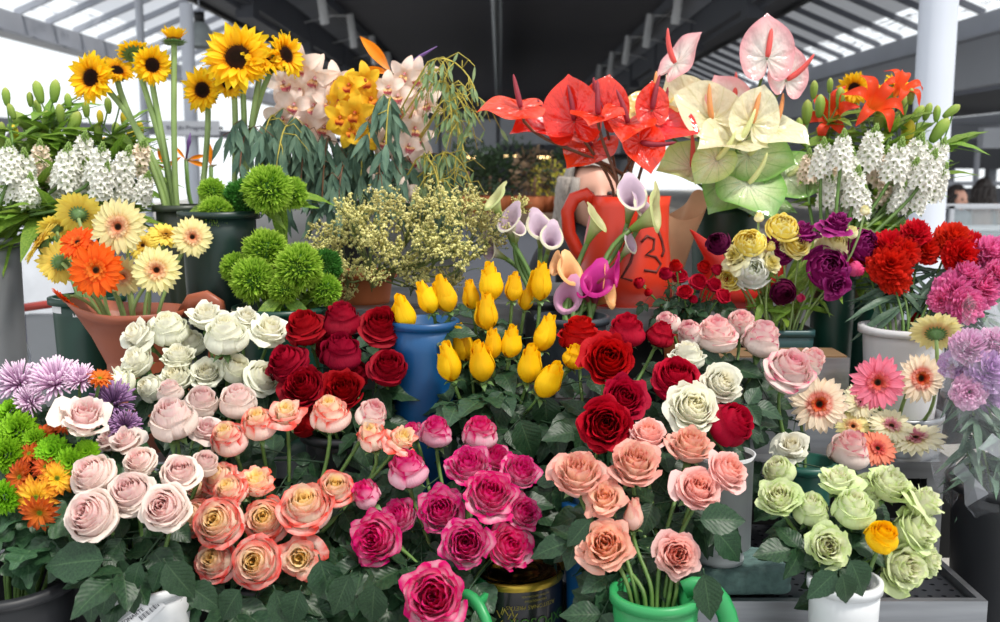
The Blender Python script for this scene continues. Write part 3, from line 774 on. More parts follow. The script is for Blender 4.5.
bx = thing('metal_riser', 'grey metal riser box with a brown top under the ranunculus pot', 'box', (0, 1.8, T2)); link('box_body', mb.mesh('box_body', [M_steel, plain('brown_card', C(120, 92, 62), .8)], False), bx)
# ================================================================== containers
VES = {}
def plastic(name, c, rough=.4, trans=.0): return plain(name, C(*c), rough, nscale=6, namt=.08, trans=trans)
M_dgreen = plastic('dark_green_plastic', (16, 58, 46)); M_teal = plastic('teal_plastic', (18, 78, 66)); M_blk = plastic('black_plastic', (30, 31, 35), .5)
M_blue = plastic('blue_plastic', (8, 74, 124)); M_wpl = plastic('white_plastic', (214, 216, 218)); M_grpl = plastic('green_jug_plastic', (46, 148, 84)); M_gpl = plastic('grey_plastic', (120, 124, 130))
M_copper = plastic('copper_can', (158, 84, 58), .42); M_redp = plastic('red_can', (216, 56, 30), .35); M_terra = plastic('terracotta', (176, 96, 52), .7)
M_zinc = plain('zinc', C(150, 152, 156), .45, metal=.6, nscale=4, namt=.2); M_ebl = plastic('empty', (150, 120, 90), .8)
def vessel(key, label, cat, px, Y, r, z0, ztop, mat, taper=.78, rim=.008, group=None, name='flower_bucket', sx=1, extra=None, x=None, square=False, foot=None):
    x = XAT(px, 311, Y) if x is None else x; t = thing(name, label, cat, (x, Y, z0), group); h = ztop-z0; M = Matrix.Translation((x, Y, z0))
    rb = r*taper
    if square:
        def fn(p, w_, j):
            k = 1/max(abs(math.cos(w_)), abs(math.sin(w_))); k = min(k, 1.32); return Vector((p.x*k, p.y*k, p.z))
    else: fn = None
    mb = MB()
    prof = [(0, 0), (rb, 0)]
    if foot: prof = [(0, 0), (foot, 0), (foot, .008), (foot*.93, .014), (foot*.8, .02)]
    for i in range(1, 9):
        q = i/8; rr = rb+(r-rb)*q
        if foot: rr = foot*.78+(r-foot*.78)*q**5
        prof.append((rr, h*q))
    prof += [(r-.003, h), (rb*.98-.002, h*.15), (0, h*.12)]
    mb.lathe(prof, 32, fn=fn); link('bucket_body', mb.mesh('bucket_body', mat), t, M)
    if rim:
        mb = MB(); mb.lathe([(r-.003, h-.010), (r+rim, h-.010), (r+rim, h+.002), (r-.003, h+.003), (r-.003, h-.010)], 32, fn=fn); link('rim', mb.mesh('rim', mat), t, M)
    VES[key] = (Vector((x, Y, z0+.02+h*.13)), Vector((x, Y, ztop-.01)), r*.75)
    return t
def paperlabel(t, name, r, z0, z1, a0, a1, mat, x, y, zb, lines=0, ink=None, lab=None):
    mb = MB(); mb.grid(lambda u, v: (r*math.cos(a0+(a1-a0)*u), r*math.sin(a0+(a1-a0)*u), z0+(z1-z0)*v), 10, 2)
    o = link(name, mb.mesh(name, mat), t, Matrix.Translation((x, y, zb)))
    if lab: o['label'] = lab
    return o
M_paper = plain('label_paper', C(222, 222, 224), .7, namt=.05, nscale=30); M_brownp = plain('label_brown', C(168, 146, 120), .8)
D = FW
V = vessel
V('mums', 'black plastic bucket in the front corner holding orange and green chrysanthemums', 'bucket', -14, 1.25, .085, T0, ZAT(578, 1.25), M_blk)
t = V('pale', 'white plastic bucket with a printed label, below the pale pink roses', 'bucket', 130, 1.25, .058, T0, ZAT(580, 1.25), M_wpl, .82, .003)
# printed label, tilted, with a barcode
vx = XAT(130, 311, 1.25); vz = ZAT(612, 1.19)
M_bar = plain('label_ink', C(40, 40, 52), .7); M_yel = plain('label_yellow', C(226, 160, 60), .7)
LM = Matrix.Translation((vx, 1.25, vz)) @ rot('Z', .12)
def on_cyl(me_or_mb, r, tilt, ox=0, oz=0):
    """bend flat x/z artwork round a cylinder that faces the camera"""
    ct, st = math.cos(tilt), math.sin(tilt)
    def f(x, z, d=0):
        X = x*ct-z*st+ox; Zz = x*st+z*ct+oz; a = X/r; return (math.sin(a)*(r+d), -math.cos(a)*(r+d), Zz)
    return f
f = on_cyl(None, .0585, R(36), .004, -.010)
mb = MB(); mb.grid(lambda u, v: f((u-.5)*.068, (v-.5)*.022, .0005), 12, 3); lb = link('printed_label', mb.mesh('printed_label', M_paper), t, LM)
mb = MB()
for i in range(16):
    x = .002+i*.0017; w_ = .0005+.0006*(i*7 % 3 == 0)
    b = len(mb.v); [mb.add(f(xx, zz, .0009)) for xx, zz in ((x, -.005), (x+w_, -.005), (x+w_, .002), (x, .002))]; mb.face((b, b+1, b+2, b+3))
link('barcode', mb.mesh('barcode', M_bar, False), lb, LM)
me = text_mesh('ZONARTE', .0075, 'lettering', M_bar, .0001)
for v in me.vertices: v.co = f(v.co.x-.004, v.co.y+.0065, .0012)
link('lettering', me, lb, LM)
mb = MB(); b = len(mb.v); [mb.add(f(xx, zz, .0009)) for xx, zz in ((-.03, -.009), (-.014, -.009), (-.014, -.003), (-.03, -.003))]; mb.face((b, b+1, b+2, b+3))
link('coloured_patch', mb.mesh('coloured_patch', M_yel, False), lb, LM)
V('coral', 'dark plastic bucket hidden behind leaves under the coral-edged roses', 'bucket', 262, 1.34, .06, T0, ZAT(575, 1.34), M_blk)
# green watering jugs
def jug(key, label, px, Y, r, z0, ztop, mat, hs=1, ha=0.0, spout=True):
    t = V(key, label, 'watering jug', px, Y, r, z0, ztop, mat, .86, .004, name='watering_jug')
    x = XAT(px, 311, Y); h = ztop-z0; M = Matrix.Translation((x, Y, z0))
    mb = MB(); pts = []
    for i in range(13):
        a = PI*.62-PI*1.05*i/12; pts.append(Matrix.Rotation(ha, 3, 'Z') @ Vector((hs*(r*.9+.046*math.cos(a)*1.0+.004), 0, h*.72+.075*math.sin(a)*h/.24)))
    mb.tube(pts, .0085, 8, flat=1.5, side=(0, 1, 0)); link('handle', mb.mesh('handle', mat), t, M)
    if spout:
        mb = MB(); mb.tube([(-hs*r*.7, 0, h*.45), (-hs*(r+.03), 0, h*.7), (-hs*(r+.075), 0, h*1.02)], [.024, .018, .013], 12, cap=False); link('spout', mb.mesh('spout', mat), t, M)
    return t
jug('magenta', 'green watering jug under the magenta roses, its handle showing beside the lowest rose', 445, 1.30, .055, T0, ZAT(590, 1.30), M_grpl, 1, -.9, False)
jug('peach', 'bright green plastic jug with a curved handle holding the peach roses', 662, 1.20, .054, T0, ZAT(592, 1.20), M_grpl, 1, .0, False)
V('green', 'white plastic vase holding the pale green roses and one yellow rose', 'vase', 859, 1.22, .044, T0, ZAT(580, 1.22), M_wpl, .86, .003)
V('blue2', 'blue plastic bucket standing behind the green jug', 'bucket', 596, 1.40, .042, T0-.001, ZAT(500, 1.40), M_blue)
V('grey', 'tall pale grey vase with a flared foot standing on the floral foam block', 'vase', 727, 1.415, .048, T1+.037, ZAT(452, 1.415), plastic('vase_grey', (196, 198, 200)), 1, 0, foot=.036)
V('film', 'black plastic bucket holding the film-wrapped pink carnations', 'bucket', 1026, 1.50, .088, T0, ZAT(482, 1.50), M_blk, .85, .008)
# white, dark red, yellow
V('white', 'green plastic bucket hidden behind the white roses', 'bucket', 205, 1.60, .07, T1, ZAT(420, 1.60), M_dgreen)
V('darkred', 'black plastic bucket hidden behind the dark red roses', 'bucket', 345, 1.59, .07, T1, ZAT(430, 1.59), M_blk)
V('yellow', 'tall blue plastic bucket holding the yellow rose buds', 'bucket', 424, 1.62, .055, T1, ZAT(322, 1.61), M_blue, .92, .003)
V('yel', 'dark plastic bucket hidden among the leaves below the yellow rose buds', 'bucket', 497, 1.59, .05, T1, ZAT(432, 1.59), M_blk)
V('dark', 'square dark grey vase behind the magenta roses', 'vase', 566, 1.62, .055, T1, ZAT(395, 1.60), M_blk, .9, square=True)
V('blush', 'grey plastic bucket hidden behind the pink and white roses', 'bucket', 715, 1.62, .06, T1, ZAT(402, 1.62), M_gpl)
V('greenjug', 'dark green plastic bucket behind the pale green roses', 'bucket', 812, 1.55, .045, T1, ZAT(462, 1.55), M_teal)
V('gerb', 'steel pot on the shelf edge holding the pink gerberas', 'pot', 905, 1.77, .075, T2, ZAT(412, 1.77), M_steel, .95, .002)
V('carn', 'white plastic bucket holding the red carnations', 'bucket', 905, 1.80, .072, T2, ZAT(327, 1.80), plastic('white_bucket', (206, 204, 206)), .78)
V('ranun', 'square dark teal pot holding the ranunculus flowers', 'pot', 784, 1.885, .048, T2, ZAT(328, 1.885), plastic('pot_teal', (44, 78, 80)), .9, .002, square=True)
# green bucket with two small paper labels
t = V('lily', 'tall dark green bucket with paper labels behind the red carnations', 'bucket', 862, 2.03, .063, T2, ZAT(262, 2.03), M_teal, .85)
x_ = XAT(862, 311, 2.03)
paperlabel(t, 'paper_label', .064, .0, .026, -2.35, -1.7, M_brownp, x_, 2.03, ZAT(300, 1.97), lab='brown paper label'); paperlabel(t, 'paper_label', .064, .0, .026, -1.6, -1.0, M_paper, x_, 2.03, ZAT(297, 1.97), lab='white paper label')
V('starr', 'very dark bucket behind the teal pot holding the white star flowers', 'bucket', 832, 1.94, .042, T2, ZAT(272, 1.94), M_dgreen, .9)
V('callas', 'dark grey pot with a rounded rim holding the pink callas', 'pot', 572, 1.80, .063, T2, ZAT(317, 1.80), plastic('pot_slate', (50, 58, 66)), .9, .006)
V('spray', 'small brown pot holding the red spray roses', 'pot', 690, 1.87, .05, T2, ZAT(322, 1.87), M_terra)
V('anthgreen', 'dark green bucket behind the pale green anthuriums', 'bucket', 722, 2.22, .075, T3, ZAT(203, 2.22), M_dgreen, .88)
V('statice', 'terracotta-coloured pot below the yellow statice', 'pot', 365, 2.05, .060, T3, ZAT(272, 2.05), M_terra, .85)
V('dianlow', 'dark green pot with a rounded rim holding the lower green pompom carnations', 'pot', 280, 1.80, .080, T2, ZAT(307, 1.80), M_dgreen, .85, .006)
V('dianup', 'dark green bucket holding the upper green pompom carnations', 'bucket', 222, 1.92, .068, T2, ZAT(212, 1.92), plastic('dark_green_bucket', (20, 44, 40)), .86)
V('sunfl', 'dark olive bucket holding the sunflowers', 'bucket', 186, 2.12, .052, T2, ZAT(206, 2.12), plastic('olive_bucket', (50, 58, 46)), .9)
V('orchid', 'dark vase hidden among the eucalyptus holding the orchids', 'vase', 355, 2.30, .06, T3, ZAT(235, 2.30), M_blk)
V('starl', 'zinc bucket at the end of the stand holding the white star flowers', 'bucket', -8, 2.05, .062, T2, ZAT(238, 2.05), M_zinc, .96)
t = V('greenl', 'dark green bucket with white paper labels beside the copper-coloured can', 'bucket', 88, 1.93, .064, T2, ZAT(297, 1.93), M_dgreen, .86)
x_ = XAT(88, 311, 1.93); paperlabel(t, 'paper_label', .064, 0, .028, -2.6, -2.0, M_paper, x_, 1.93, ZAT(314, 1.87)); paperlabel(t, 'paper_label', .063, 0, .018, -1.62, -1.15, M_paper, x_, 1.93, ZAT(317, 1.87))
# cans -------------------------------------------------------------------
def pitcher(key, label, px, Y, prof, z0, mat, handle, spout, name='watering_can', sx=1.0):
    """prof: (radius, height) rows; the lip runs out into a wide spout"""
    x = XAT(px, 311, Y); t = thing(name, label, 'watering can', (x, Y, z0)); M = Matrix.Translation((x, Y, z0)); h = prof[-1][1]
    mb = MB()
    def fn(p, w_, j):
        q = max(0, (p.z/h-.62)/.38); c = max(0, math.cos(w_-spout[0]))
        k = spout[1]*c**3*q**1.6; return Vector((p.x+math.cos(spout[0])*k, p.y+math.sin(spout[0])*k, p.z+spout[2]*c**3*q**2))
    pr = [(0, 0)]+prof+[(prof[-1][0]-.004, prof[-1][1]), (prof[-1][0]*.8, prof[-1][1]*.8), (0, .1*h)]
    mb.lathe(pr, 48, fn=fn); link('can_body', mb.mesh('can_body', mat), t, M)
    mb = MB(); mb.tube(handle[0], handle[1], 10, flat=handle[2], side=(0, 1, 0)); link('handle', mb.mesh('handle', mat), t, M)
    VES[key] = (Vector((x, Y, z0+.03)), Vector((x, Y, z0+h*.98)), prof[-1][0]*.8)
    return t
cz = ZAT(309, 1.80)-T2
pitcher('gerbl', 'copper-coloured plastic can with a wide lip holding the cream and orange gerberas', 138, 1.80,
        [(.058, 0), (.058, cz*.3), (.054, cz*.72), (.060, cz*.82), (.082, cz*.95), (.088, cz)], T2, M_copper,
        ([(.084, 0, cz*.96), (.10, 0, cz*1.06), (.125, 0, cz*1.08), (.145, 0, cz*1.03), (.15, 0, cz*.9), (.135, 0, cz*.6), (.10, 0, cz*.4), (.055, 0, cz*.3)], .0085, 1.7), (PI, .045, .022))
rh = ZAT(196, 2.06)-T3; rx = .074
RED = pitcher('anthred', 'large orange-red watering can with a looped handle holding the red anthuriums', 625, 2.06,
        [(.096, 0), (.094, rh*.3), (.086, rh*.6), (.074, rh*.9), (.070, rh)], T3, M_redp,
        ([(-.070, 0, rh*.94), (-.085, 0, rh*1.02), (-.108, 0, rh*.98), (-.122, 0, rh*.85), (-.118, 0, rh*.65), (-.10, 0, rh*.48), (-.082, 0, rh*.40)], .0095, 1.5), (0, .02, .0))
# black number-like marks painted on the can
M_mark = plain('black_paint', C(96, 34, 26), .6, namt=.3, nscale=30)
mb = MB()
def mark(pts, w_):
    out = []
    for a, z in pts:
        r_ = .1028-(z/rh)*.0267; out.append((math.cos(a)*r_, math.sin(a)*r_, z))
    mb.tube(out, w_, 5)
mark([(-1.35, .13), (-1.2, .142), (-1.0, .135), (-1.05, .115), (-1.25, .105), (-1.0, .10), (-.85, .085), (-1.0, .07), (-1.3, .075)], .0028)
mark([(-.85, .15), (-.75, .13), (-.7, .11), (-.8, .10)], .003); mark([(-1.75, .12), (-1.65, .135), (-1.5, .12), (-1.6, .09), (-1.78, .06), (-1.55, .055)], .0028)
link('painted_mark', mb.mesh('painted_mark', M_mark), RED, Matrix.Translation((XAT(625, 311, 2.06), 2.06, T3)))
pz = ZAT(252, 2.02)-T3
pitcher('redjug', 'plain red watering can with a tall spout behind the red spray roses', 734, 2.03,
        [(.074, 0), (.068, pz*.3), (.050, pz*.8), (.046, pz)], T3, plastic('red_can_dark', (190, 36, 26), .4),
        ([(.044, 0, pz*.9), (.07, 0, pz*1.0), (.095, 0, pz*.8), (.09, 0, pz*.5), (.058, 0, pz*.3)], .008, 1.4), (PI, .05, .045))
# tin can with its print upside down
x = XAT(515, 311, 1.415); Yc = 1.415; rc = .073; zt = ZAT(560, 1.43)-.0; t = thing('olive_tin', 'large black olive tin turned upside down, golden base up, beside the magenta roses', 'tin can', (x, Yc, T0-.001)); hc = zt-T0
M = Matrix.Translation((x, Yc, T0-.001))
M_tin = plain('tin_black', C(28, 24, 28), .3, coat=.6, namt=.1); M_gold = plain('tin_gold', C(190, 160, 60), .3, metal=.8, nscale=40); M_brz = plain('tin_bronze', C(120, 86, 44), .25, metal=.95, nscale=12, namt=.4)
mb = MB(); mb.lathe([(0, 0), (rc, 0), (rc, hc-.012)], 48); link('can_wall', mb.mesh('can_wall', M_tin), t, M)
mb = MB(); mb.lathe([(rc, hc-.012), (rc+.002, hc-.006), (rc+.001, hc), (rc-.003, hc), (rc-.004, hc-.005)], 48); link('can_rim', mb.mesh('can_rim', M_gold), t, M)
mb = MB(); mb.lathe([(rc-.004, hc-.004), (rc-.006, hc-.008), (rc*.86, hc-.008), (rc*.84, hc-.005), (rc*.7, hc-.005), (rc*.68, hc-.009), (rc*.5, hc-.009), (rc*.48, hc-.006), (0, hc-.006)], 48); link('can_base', mb.mesh('can_base', M_brz), t, M)
mb = MB(); mb.tube([(.02, -.01, hc-.005), (.03, -.03, hc-.003), (.01, -.05, hc-.003)], .004, 5, flat=.3)
M_print = plain('print_gold', C(202, 186, 80), .4); M_printg = plain('print_green', C(96, 160, 60), .4)
for body, size, dz, mt, a0 in (('AZEITONAS PRETAS', .0085, .022, M_print, .35), ('INTEIRAS SEM CAROÇO', .0040, .0060, M_print, .42), ('DESCAROÇADAS', .0045, .0130, M_print, .42), ('EXPOSUR', .022, .046, M_printg, .55)):
    me = text_mesh(body, size, 'can_print', mt, .0001)
    for v in me.vertices:
        a = -PI/2+a0+(-v.co.x)/rc; v.co = (math.cos(a)*(rc+.0012), math.sin(a)*(rc+.0012), hc-.012-dz+(-v.co.y))
    link('can_print', me, t, M)
mb = MB(); r_ = random.Random(5)                                     # little olive sprig in gold
for k in range(14):
    a = -PI/2-.18+r_.uniform(-.16, .16); z = hc-.062+r_.uniform(-.02, .02); q = r_.uniform(-.1, .1)
    mb.tube([(math.cos(a)*(rc+.0008), math.sin(a)*(rc+.0008), z), (math.cos(a+q)*(rc+.0008), math.sin(a+q)*(rc+.0008), z+.010)], .0008, 4)
link('printed_sprig', mb.mesh('printed_sprig', M_print), t, M)
# floral foam block
x0, x1 = XAT(694, 575, 1.36), XAT(797, 575, 1.36); y0, y1 = 1.365, 1.47; t = MB(); zz = T1-.0; hh = .037; r_ = random.Random(3)
def foam(u, v):
    # superellipse block
    a = 2*PI*u; b_ = PI*(v-.5); s = lambda q, e: math.copysign(abs(q)**e, q)
    ex = .28; x = (x0+x1)/2+(x1-x0)/2*s(math.cos(a), ex)*abs(math.cos(b_))**.22; y = (y0+y1)/2+(y1-y0)/2*s(math.sin(a), ex)*abs(math.cos(b_))**.22
    z = zz+hh/2+hh/2*s(math.sin(b_), ex)
    n_ = mnoise.noise(Vector((x, y, z))*60)*.0022+mnoise.noise(Vector((x, y, z))*22)*.003
    if abs(z-zz-hh*.5) < .003: n_ -= .003
    return (x+n_, y+n_, z+n_*(1 if z > zz+.01 else 0))
t.grid(foam, 72, 30, wrap=True)
tag(link('floral_foam', t.mesh('floral_foam', plain('foam_green', C(86, 112, 108), .95, nscale=90, namt=.25, bump=.6)), None), 'dented grey-green floral foam block lying on the perforated shelf', 'floral foam')
# kraft paper wrap
x = XAT(664, 240, 2.10); t = thing('paper_wrap', 'folded tan kraft paper wrap standing between the red can and the red jug', 'paper wrap', (x, 2.12, T3)); z1 = ZAT(206, 2.1)-T3
mb = MB()
def wrap(u, v):
    a = -PI*.98+u*PI*1.5; r_ = .025+.058*v+.012*math.sin(a*4+v*3)*v; return (math.cos(a)*r_, math.sin(a)*r_*.7, z1*v*(1+.16*math.sin(a*2.3+1)*v)+.004*math.sin(v*14+a*5))
mb.grid(wrap, 40, 14); link('paper_sheet', mb.mesh('paper_sheet', plain('kraft_paper', C(206, 164, 126), .75, nscale=14, namt=.12, trans=.25)), t, Matrix.Translation((x, 2.12, T3)))
mb = MB(); mb.grid(lambda u, v: (-.055+.05*u+.012*v, -.062+.02*u-.004*v, z1*(.05+.8*v)), 4, 4); link('paper_flap', mb.mesh('paper_flap', plain('pale_paper', C(226, 208, 200), .75, trans=.2)), t, Matrix.Translation((x, 2.12, T3)))
# far-left odds and ends
x = XAT(54, 300, 2.35); zb = T2
t = MB()
t.grid(lambda u, v: (x+.022*math.sin(v*3+1)-.016*v+(u-.5)*.045+.008*math.sin(u*9+v*4), 2.10+.015*math.sin(u*7)+.02*abs(u-.5), ZAT(372, 2.1)+(ZAT(288, 2.1)-ZAT(372, 2.1))*v), 12, 14)
t.grid(lambda u, v: (x+.022*math.sin(v*3+1)-.016*v+(u-.5)*.045+.008*math.sin(u*9+v*4), 2.135-.02*abs(u-.5), ZAT(372, 2.1)+(ZAT(288, 2.1)-ZAT(372, 2.1))*v), 12, 14)
tag(link('plastic_sleeve', t.mesh('plastic_sleeve', plain('sleeve_white', C(216, 220, 230), .35, trans=.3, namt=.05)), None), 'crumpled white plastic sleeve leaning against the dark green bucket', 'plastic sleeve')
p = P(42, 335, 2.9); fl = 0
t = thing('folding_trolley', 'grey panelled trolley with a thin red frame behind the white sleeve', 'trolley', (p.x, 2.9, 0)); M = Matrix.Translation((p.x, 2.9, 0)); zt = ZAT(308, 2.9); 
mb = MB(); mb.box((-.045, 0, .25), (.08, .03, zt-.02)); link('side_panel', mb.mesh('side_panel', M_gpl, False), t, M)
mb = MB(); 
for xx in (-.055, .09): mb.tube([(xx, 0, 0), (xx, 0, zt)], .007, 8)
mb.tube([(-.055, 0, zt), (.09, 0, zt+.02)], .012, 8); mb.tube([(-.055, 0, .2), (.09, 0, .2)], .007, 8)
link('tube_frame', mb.mesh('tube_frame', plain('red_tube', C(150, 44, 34), .4)), t, M)
mb = MB()
for xx in (-.055, .09): mb.x = Matrix.Translation((xx, 0, .03)) @ rot('Y', PI/2); mb.lathe([(0, -.01), (.03, -.01), (.03, .01), (0, .01)], 16)
mb.x = None; link('wheel', mb.mesh('wheel', M_blk), t, M)
# ================================================================== petal colours
def rmat(name, inner, mid, outer, edge=None, **k):
    return petal_mat(name, t=[(0, C(*inner)), (.4, C(*mid)), (1, C(*outer))], edge=(C(*edge[0]), edge[1], edge[2]) if edge else None, **k)
PM = dict(
 white=rmat('white_rose', (252, 246, 220), (250, 248, 234), (244, 244, 226), trans=.35),
 pale=rmat('pale_pink_rose', (252, 206, 206), (252, 224, 221), (250, 238, 226), edge=((248, 236, 226), .85, 1.15), trans=.35),
 coral=rmat('coral_rose', (255, 234, 150), (255, 242, 216), (255, 228, 218), edge=((240, 88, 72), .72, 1.12), trans=.42, outer_edge=(.2, .8)),
 magenta=rmat('magenta_rose', (232, 60, 134), (238, 110, 166), (246, 206, 218), edge=((224, 18, 122), .74, 1.08), trans=.38),
 dark=rmat('dark_red_rose', (150, 6, 30), (166, 10, 36), (140, 8, 32), rough=.6, spec=.15, trans=.15),
 red=rmat('red_rose', (178, 8, 30), (196, 14, 40), (176, 12, 40), rough=.6, spec=.15, trans=.2),
 yellow=rmat('yellow_rose', (244, 178, 4), (250, 196, 6), (252, 204, 14)),
 peach=rmat('peach_rose', (252, 196, 150), (252, 214, 184), (250, 212, 198), edge=((240, 172, 156), .8, 1.1), trans=.36),
 pinkpeach=rmat('pink_peach_rose', (250, 184, 164), (252, 200, 190), (252, 210, 206), trans=.36),
 blush=rmat('pink_edged_rose', (238, 150, 165), (250, 222, 216), (246, 232, 222), edge=((228, 80, 124), .88, 1.2), outer_edge=(.1, .9), trans=.35),
 green=rmat('pale_green_rose', (244, 234, 214), (240, 240, 212), (220, 232, 178), edge=((204, 222, 150), .85, 1.2), trans=.35),
)
BG = {}
HEADS = []; LEAFQ = []
def scr(p):
    d = Vector(p)-CAM; z = d.dot(FW); return (d.x/z*1000, -d.dot(UP)/z*1000, z)
def keep(px, py, rp, Y): HEADS.append(scr(P(px, py, Y))+(rp,))
def stem_leaves(t, path, n, size, meshes, seed, lo=.30, hi=.82, spread=1.0, name='leaf', down=-.15):
    LEAFQ.append((t, path, n, size, meshes, seed, lo, hi, spread, name, down))
def place_leaves():
    """leaves grow between the blooms: a leaf that would lie in front of a bloom turns another way"""
    for (t, path, n, size, meshes, seed, lo, hi, spread, name, down) in LEAFQ:
        r = random.Random(seed)
        for k in range(n):
            f = lo+(hi-lo)*(k+.5)/n; i = f*(len(path)-1); j = int(i); p = path[j].lerp(path[min(j+1, len(path)-1)], i-j)
            best = None
            for q in range(10):
                a = r.uniform(-PI, PI)*.55+(0 if r.random() < .8 else PI)
                d = Vector((math.sin(a)*spread, -math.cos(a)*.8, r.uniform(-.6, .5)+down)).normalized()
                sz = size*r.uniform(.8, 1.2); side = d.cross(Vector((0, -.6, .8))).normalized(); bad = 0
                for l, s_ in ((.35, 0), (.65, 0), (1.0, 0), (.55, .3), (.55, -.3)):
                    x, y, z = scr(p+d*sz*l+side*sz*s_)
                    for hx, hy, hz, hr in HEADS:
                        if z < hz+.012 and (x-hx)**2+(y-hy)**2 < (hr*.95)**2: bad += 1
                if best is None or bad < best[0]: best = (bad, d, sz)
                if bad == 0: break
            if best[0] > 1: continue
            nr = Vector((r.uniform(-.3, .3), -.55, .8))
            link(name, r.choice(meshes), t, leafframe(p, best[1], nr, best[2]))
def flower(name, label, cat, group, head, axis, s, ves, parts, off=.5, stem=(M_stem, .0028), seed=0, leaves=None, mouth=None, droop=.35):
    """parts: (name, mesh, z offset in head units, scale); the head's reference point lies off*s above its base"""
    r = random.Random(seed*13+5); B, Mo, rr = VES[ves]
    axis = Vector(axis).normalized(); hb = Vector(head)-axis*off*s
    a = r.uniform(0, 6.28); q = r.uniform(.2, 1)*rr*.8
    jit = Vector((math.cos(a)*q, math.sin(a)*q, 0))
    d = Vector((hb.x-Mo.x, hb.y-Mo.y, 0))
    if d.length > 1e-3: jit = jit*.5+d.normalized()*min(rr*.7, d.length*.5)
    B2 = B+Vector((-jit.x*.5, -jit.y*.5, 0)); M2 = Mo+jit
    if M2.z > hb.z-.03: M2 = Vector((M2.x, M2.y, max(B2.z+.02, hb.z-.05)))
    ln = (hb-M2).length
    path = bez(M2, M2+(M2-B2).normalized()*.35*ln, hb-axis*droop*ln, hb, 9)
    full = [B2, B2.lerp(M2, .5)]+path
    t = thing(name, label, cat, B2, group)
    HEADS.append(scr(head)+(s*1000/scr(head)[2]*.9,))
    for k, (pn, me, z, ps) in enumerate(parts):
        link(pn, me, t, frame(hb+axis*z*s, axis, s*ps, r.uniform(0, 6.28)))
    mb = MB(); T = Matrix.Translation(-B2)
    mb.x = T; mb.tube(full, stem[1], 6); mb.x = None
    link('stem', mb.mesh('stem', stem[0]), t, Matrix.Translation(B2))
    if leaves: stem_leaves(t, path, leaves[0], leaves[1], leaves[2], seed+99, *(leaves[3:] or ()))
    return t, path
def auto_axis(px, py, cx, cy, w_, h_, face=.75, up=.65):
    return ((px-cx)/w_*.8, -face, up+(cy-py)/h_*.45)
def rosebunch(desc, bunch, mat, ves, Y, rows, cat='rose', name='rose', nl=(3, .13), dk=.0011, shape='open', up=.8, face=.75, rowh=26, place='in the %s'):
    cx = sum(r[0] for r in rows)/len(rows); cy = sum(r[1] for r in rows)/len(rows)
    w_ = max(40, max(abs(r[0]-cx) for r in rows)); h_ = max(40, max(abs(r[1]-cy) for r in rows))
    pl = places([(r[0], r[1]) for r in rows], rowh); out = []
    for i, row in enumerate(rows):
        px, py, rp = row[:3]; o = row[3] if len(row) > 3 else {}
        sh = o.get('s', shape); mt = PM[o.get('m', mat)]
        y = Y-(py-cy)*dk+o.get('dy', 0); pt = P(px, py, y); s = S(rp*1.1, pt)
        ax = Vector(o.get('a') or auto_axis(px, py, cx, cy, w_, h_, face, up)).normalized(); ax.z += .22 if sh != 'full' else .08
        k = (px*7+py) % 3; me = rose(mt, sh, k)
        hz = ROSE_SHAPES[sh]['H']
        d_ = o.get('d', desc)
        lab = o.get('l') or '%s, %s' % (d_, pl[i])
        f = flower(name, lab, cat, bunch, pt, ax, s, o.get('v', ves), [('bloom', me, 0, 1), ('calyx', CALYX, -.02, 1)], off=hz*.5, seed=px*3+py, leaves=(o.get('nl', nl[0]), nl[1], ROSE_LEAVES))
        out.append(f)
    return out
# ------------------------------------------------------------------ roses
rosebunch('creamy white rose', 'white rose bunch', 'white', 'white', 1.60, [
 (138,336,20,dict(s='loose',a=(-.5,-.6,.5))),(168,328,20,dict(s='cup',a=(0,-.5,.9))),(206,316,19,dict(s='loose')),(225,334,23,dict(s='cup',a=(.1,-.5,1),dy=-.05)),
 (137,362,18,dict(s='ruffle')),(120,383,20,dict(s='loose',a=(-.7,-.5,.1))),(178,357,17,dict(s='ruffle',a=(0,-.4,1))),(176,377,18,dict(s='ruffle')),
 (206,373,17,dict(s='ruffle')),(190,342,15,dict(s='cup',dy=.04)),(236,368,17,dict(s='cup')),(269,331,22,dict(s='loose',a=(.3,-.5,.8))),(263,377,19,dict(s='open')),(246,318,15,dict(s='loose')),(150,388,15,dict(s='cup'))],
 shape='loose', nl=(2, .10))
rosebunch('dark velvety red rose', 'dark red rose bunch', 'dark', 'darkred', 1.56, [
 (305,326,21,dict(s='open',a=(-.2,-.55,.8))),(341,319,21,dict(s='cup',a=(0,-.3,1))),(381,325,22,dict(s='open',a=(.1,-.8,.6))),(287,362,22,dict(s='open',a=(-.4,-.6,.7))),
 (341,351,22,dict(s='cup',a=(0,-.5,1))),(303,386,23,dict(s='full',a=(-.1,-.85,.6))),(343,389,22,dict(s='full',a=(0,-.85,.6))),(388,366,20,dict(s='open',a=(.1,-.8,.7))),
 (414,355,18,dict(s='cup',dy=.04)),(355,372,15,dict(s='cup',dy=.05)),(302,420,17,dict(s='cup',dy=.04)),(325,345,15,dict(s='cup',dy=.06)),(395,340,16,dict(s='cup',dy=.05))], nl=(2, .11))
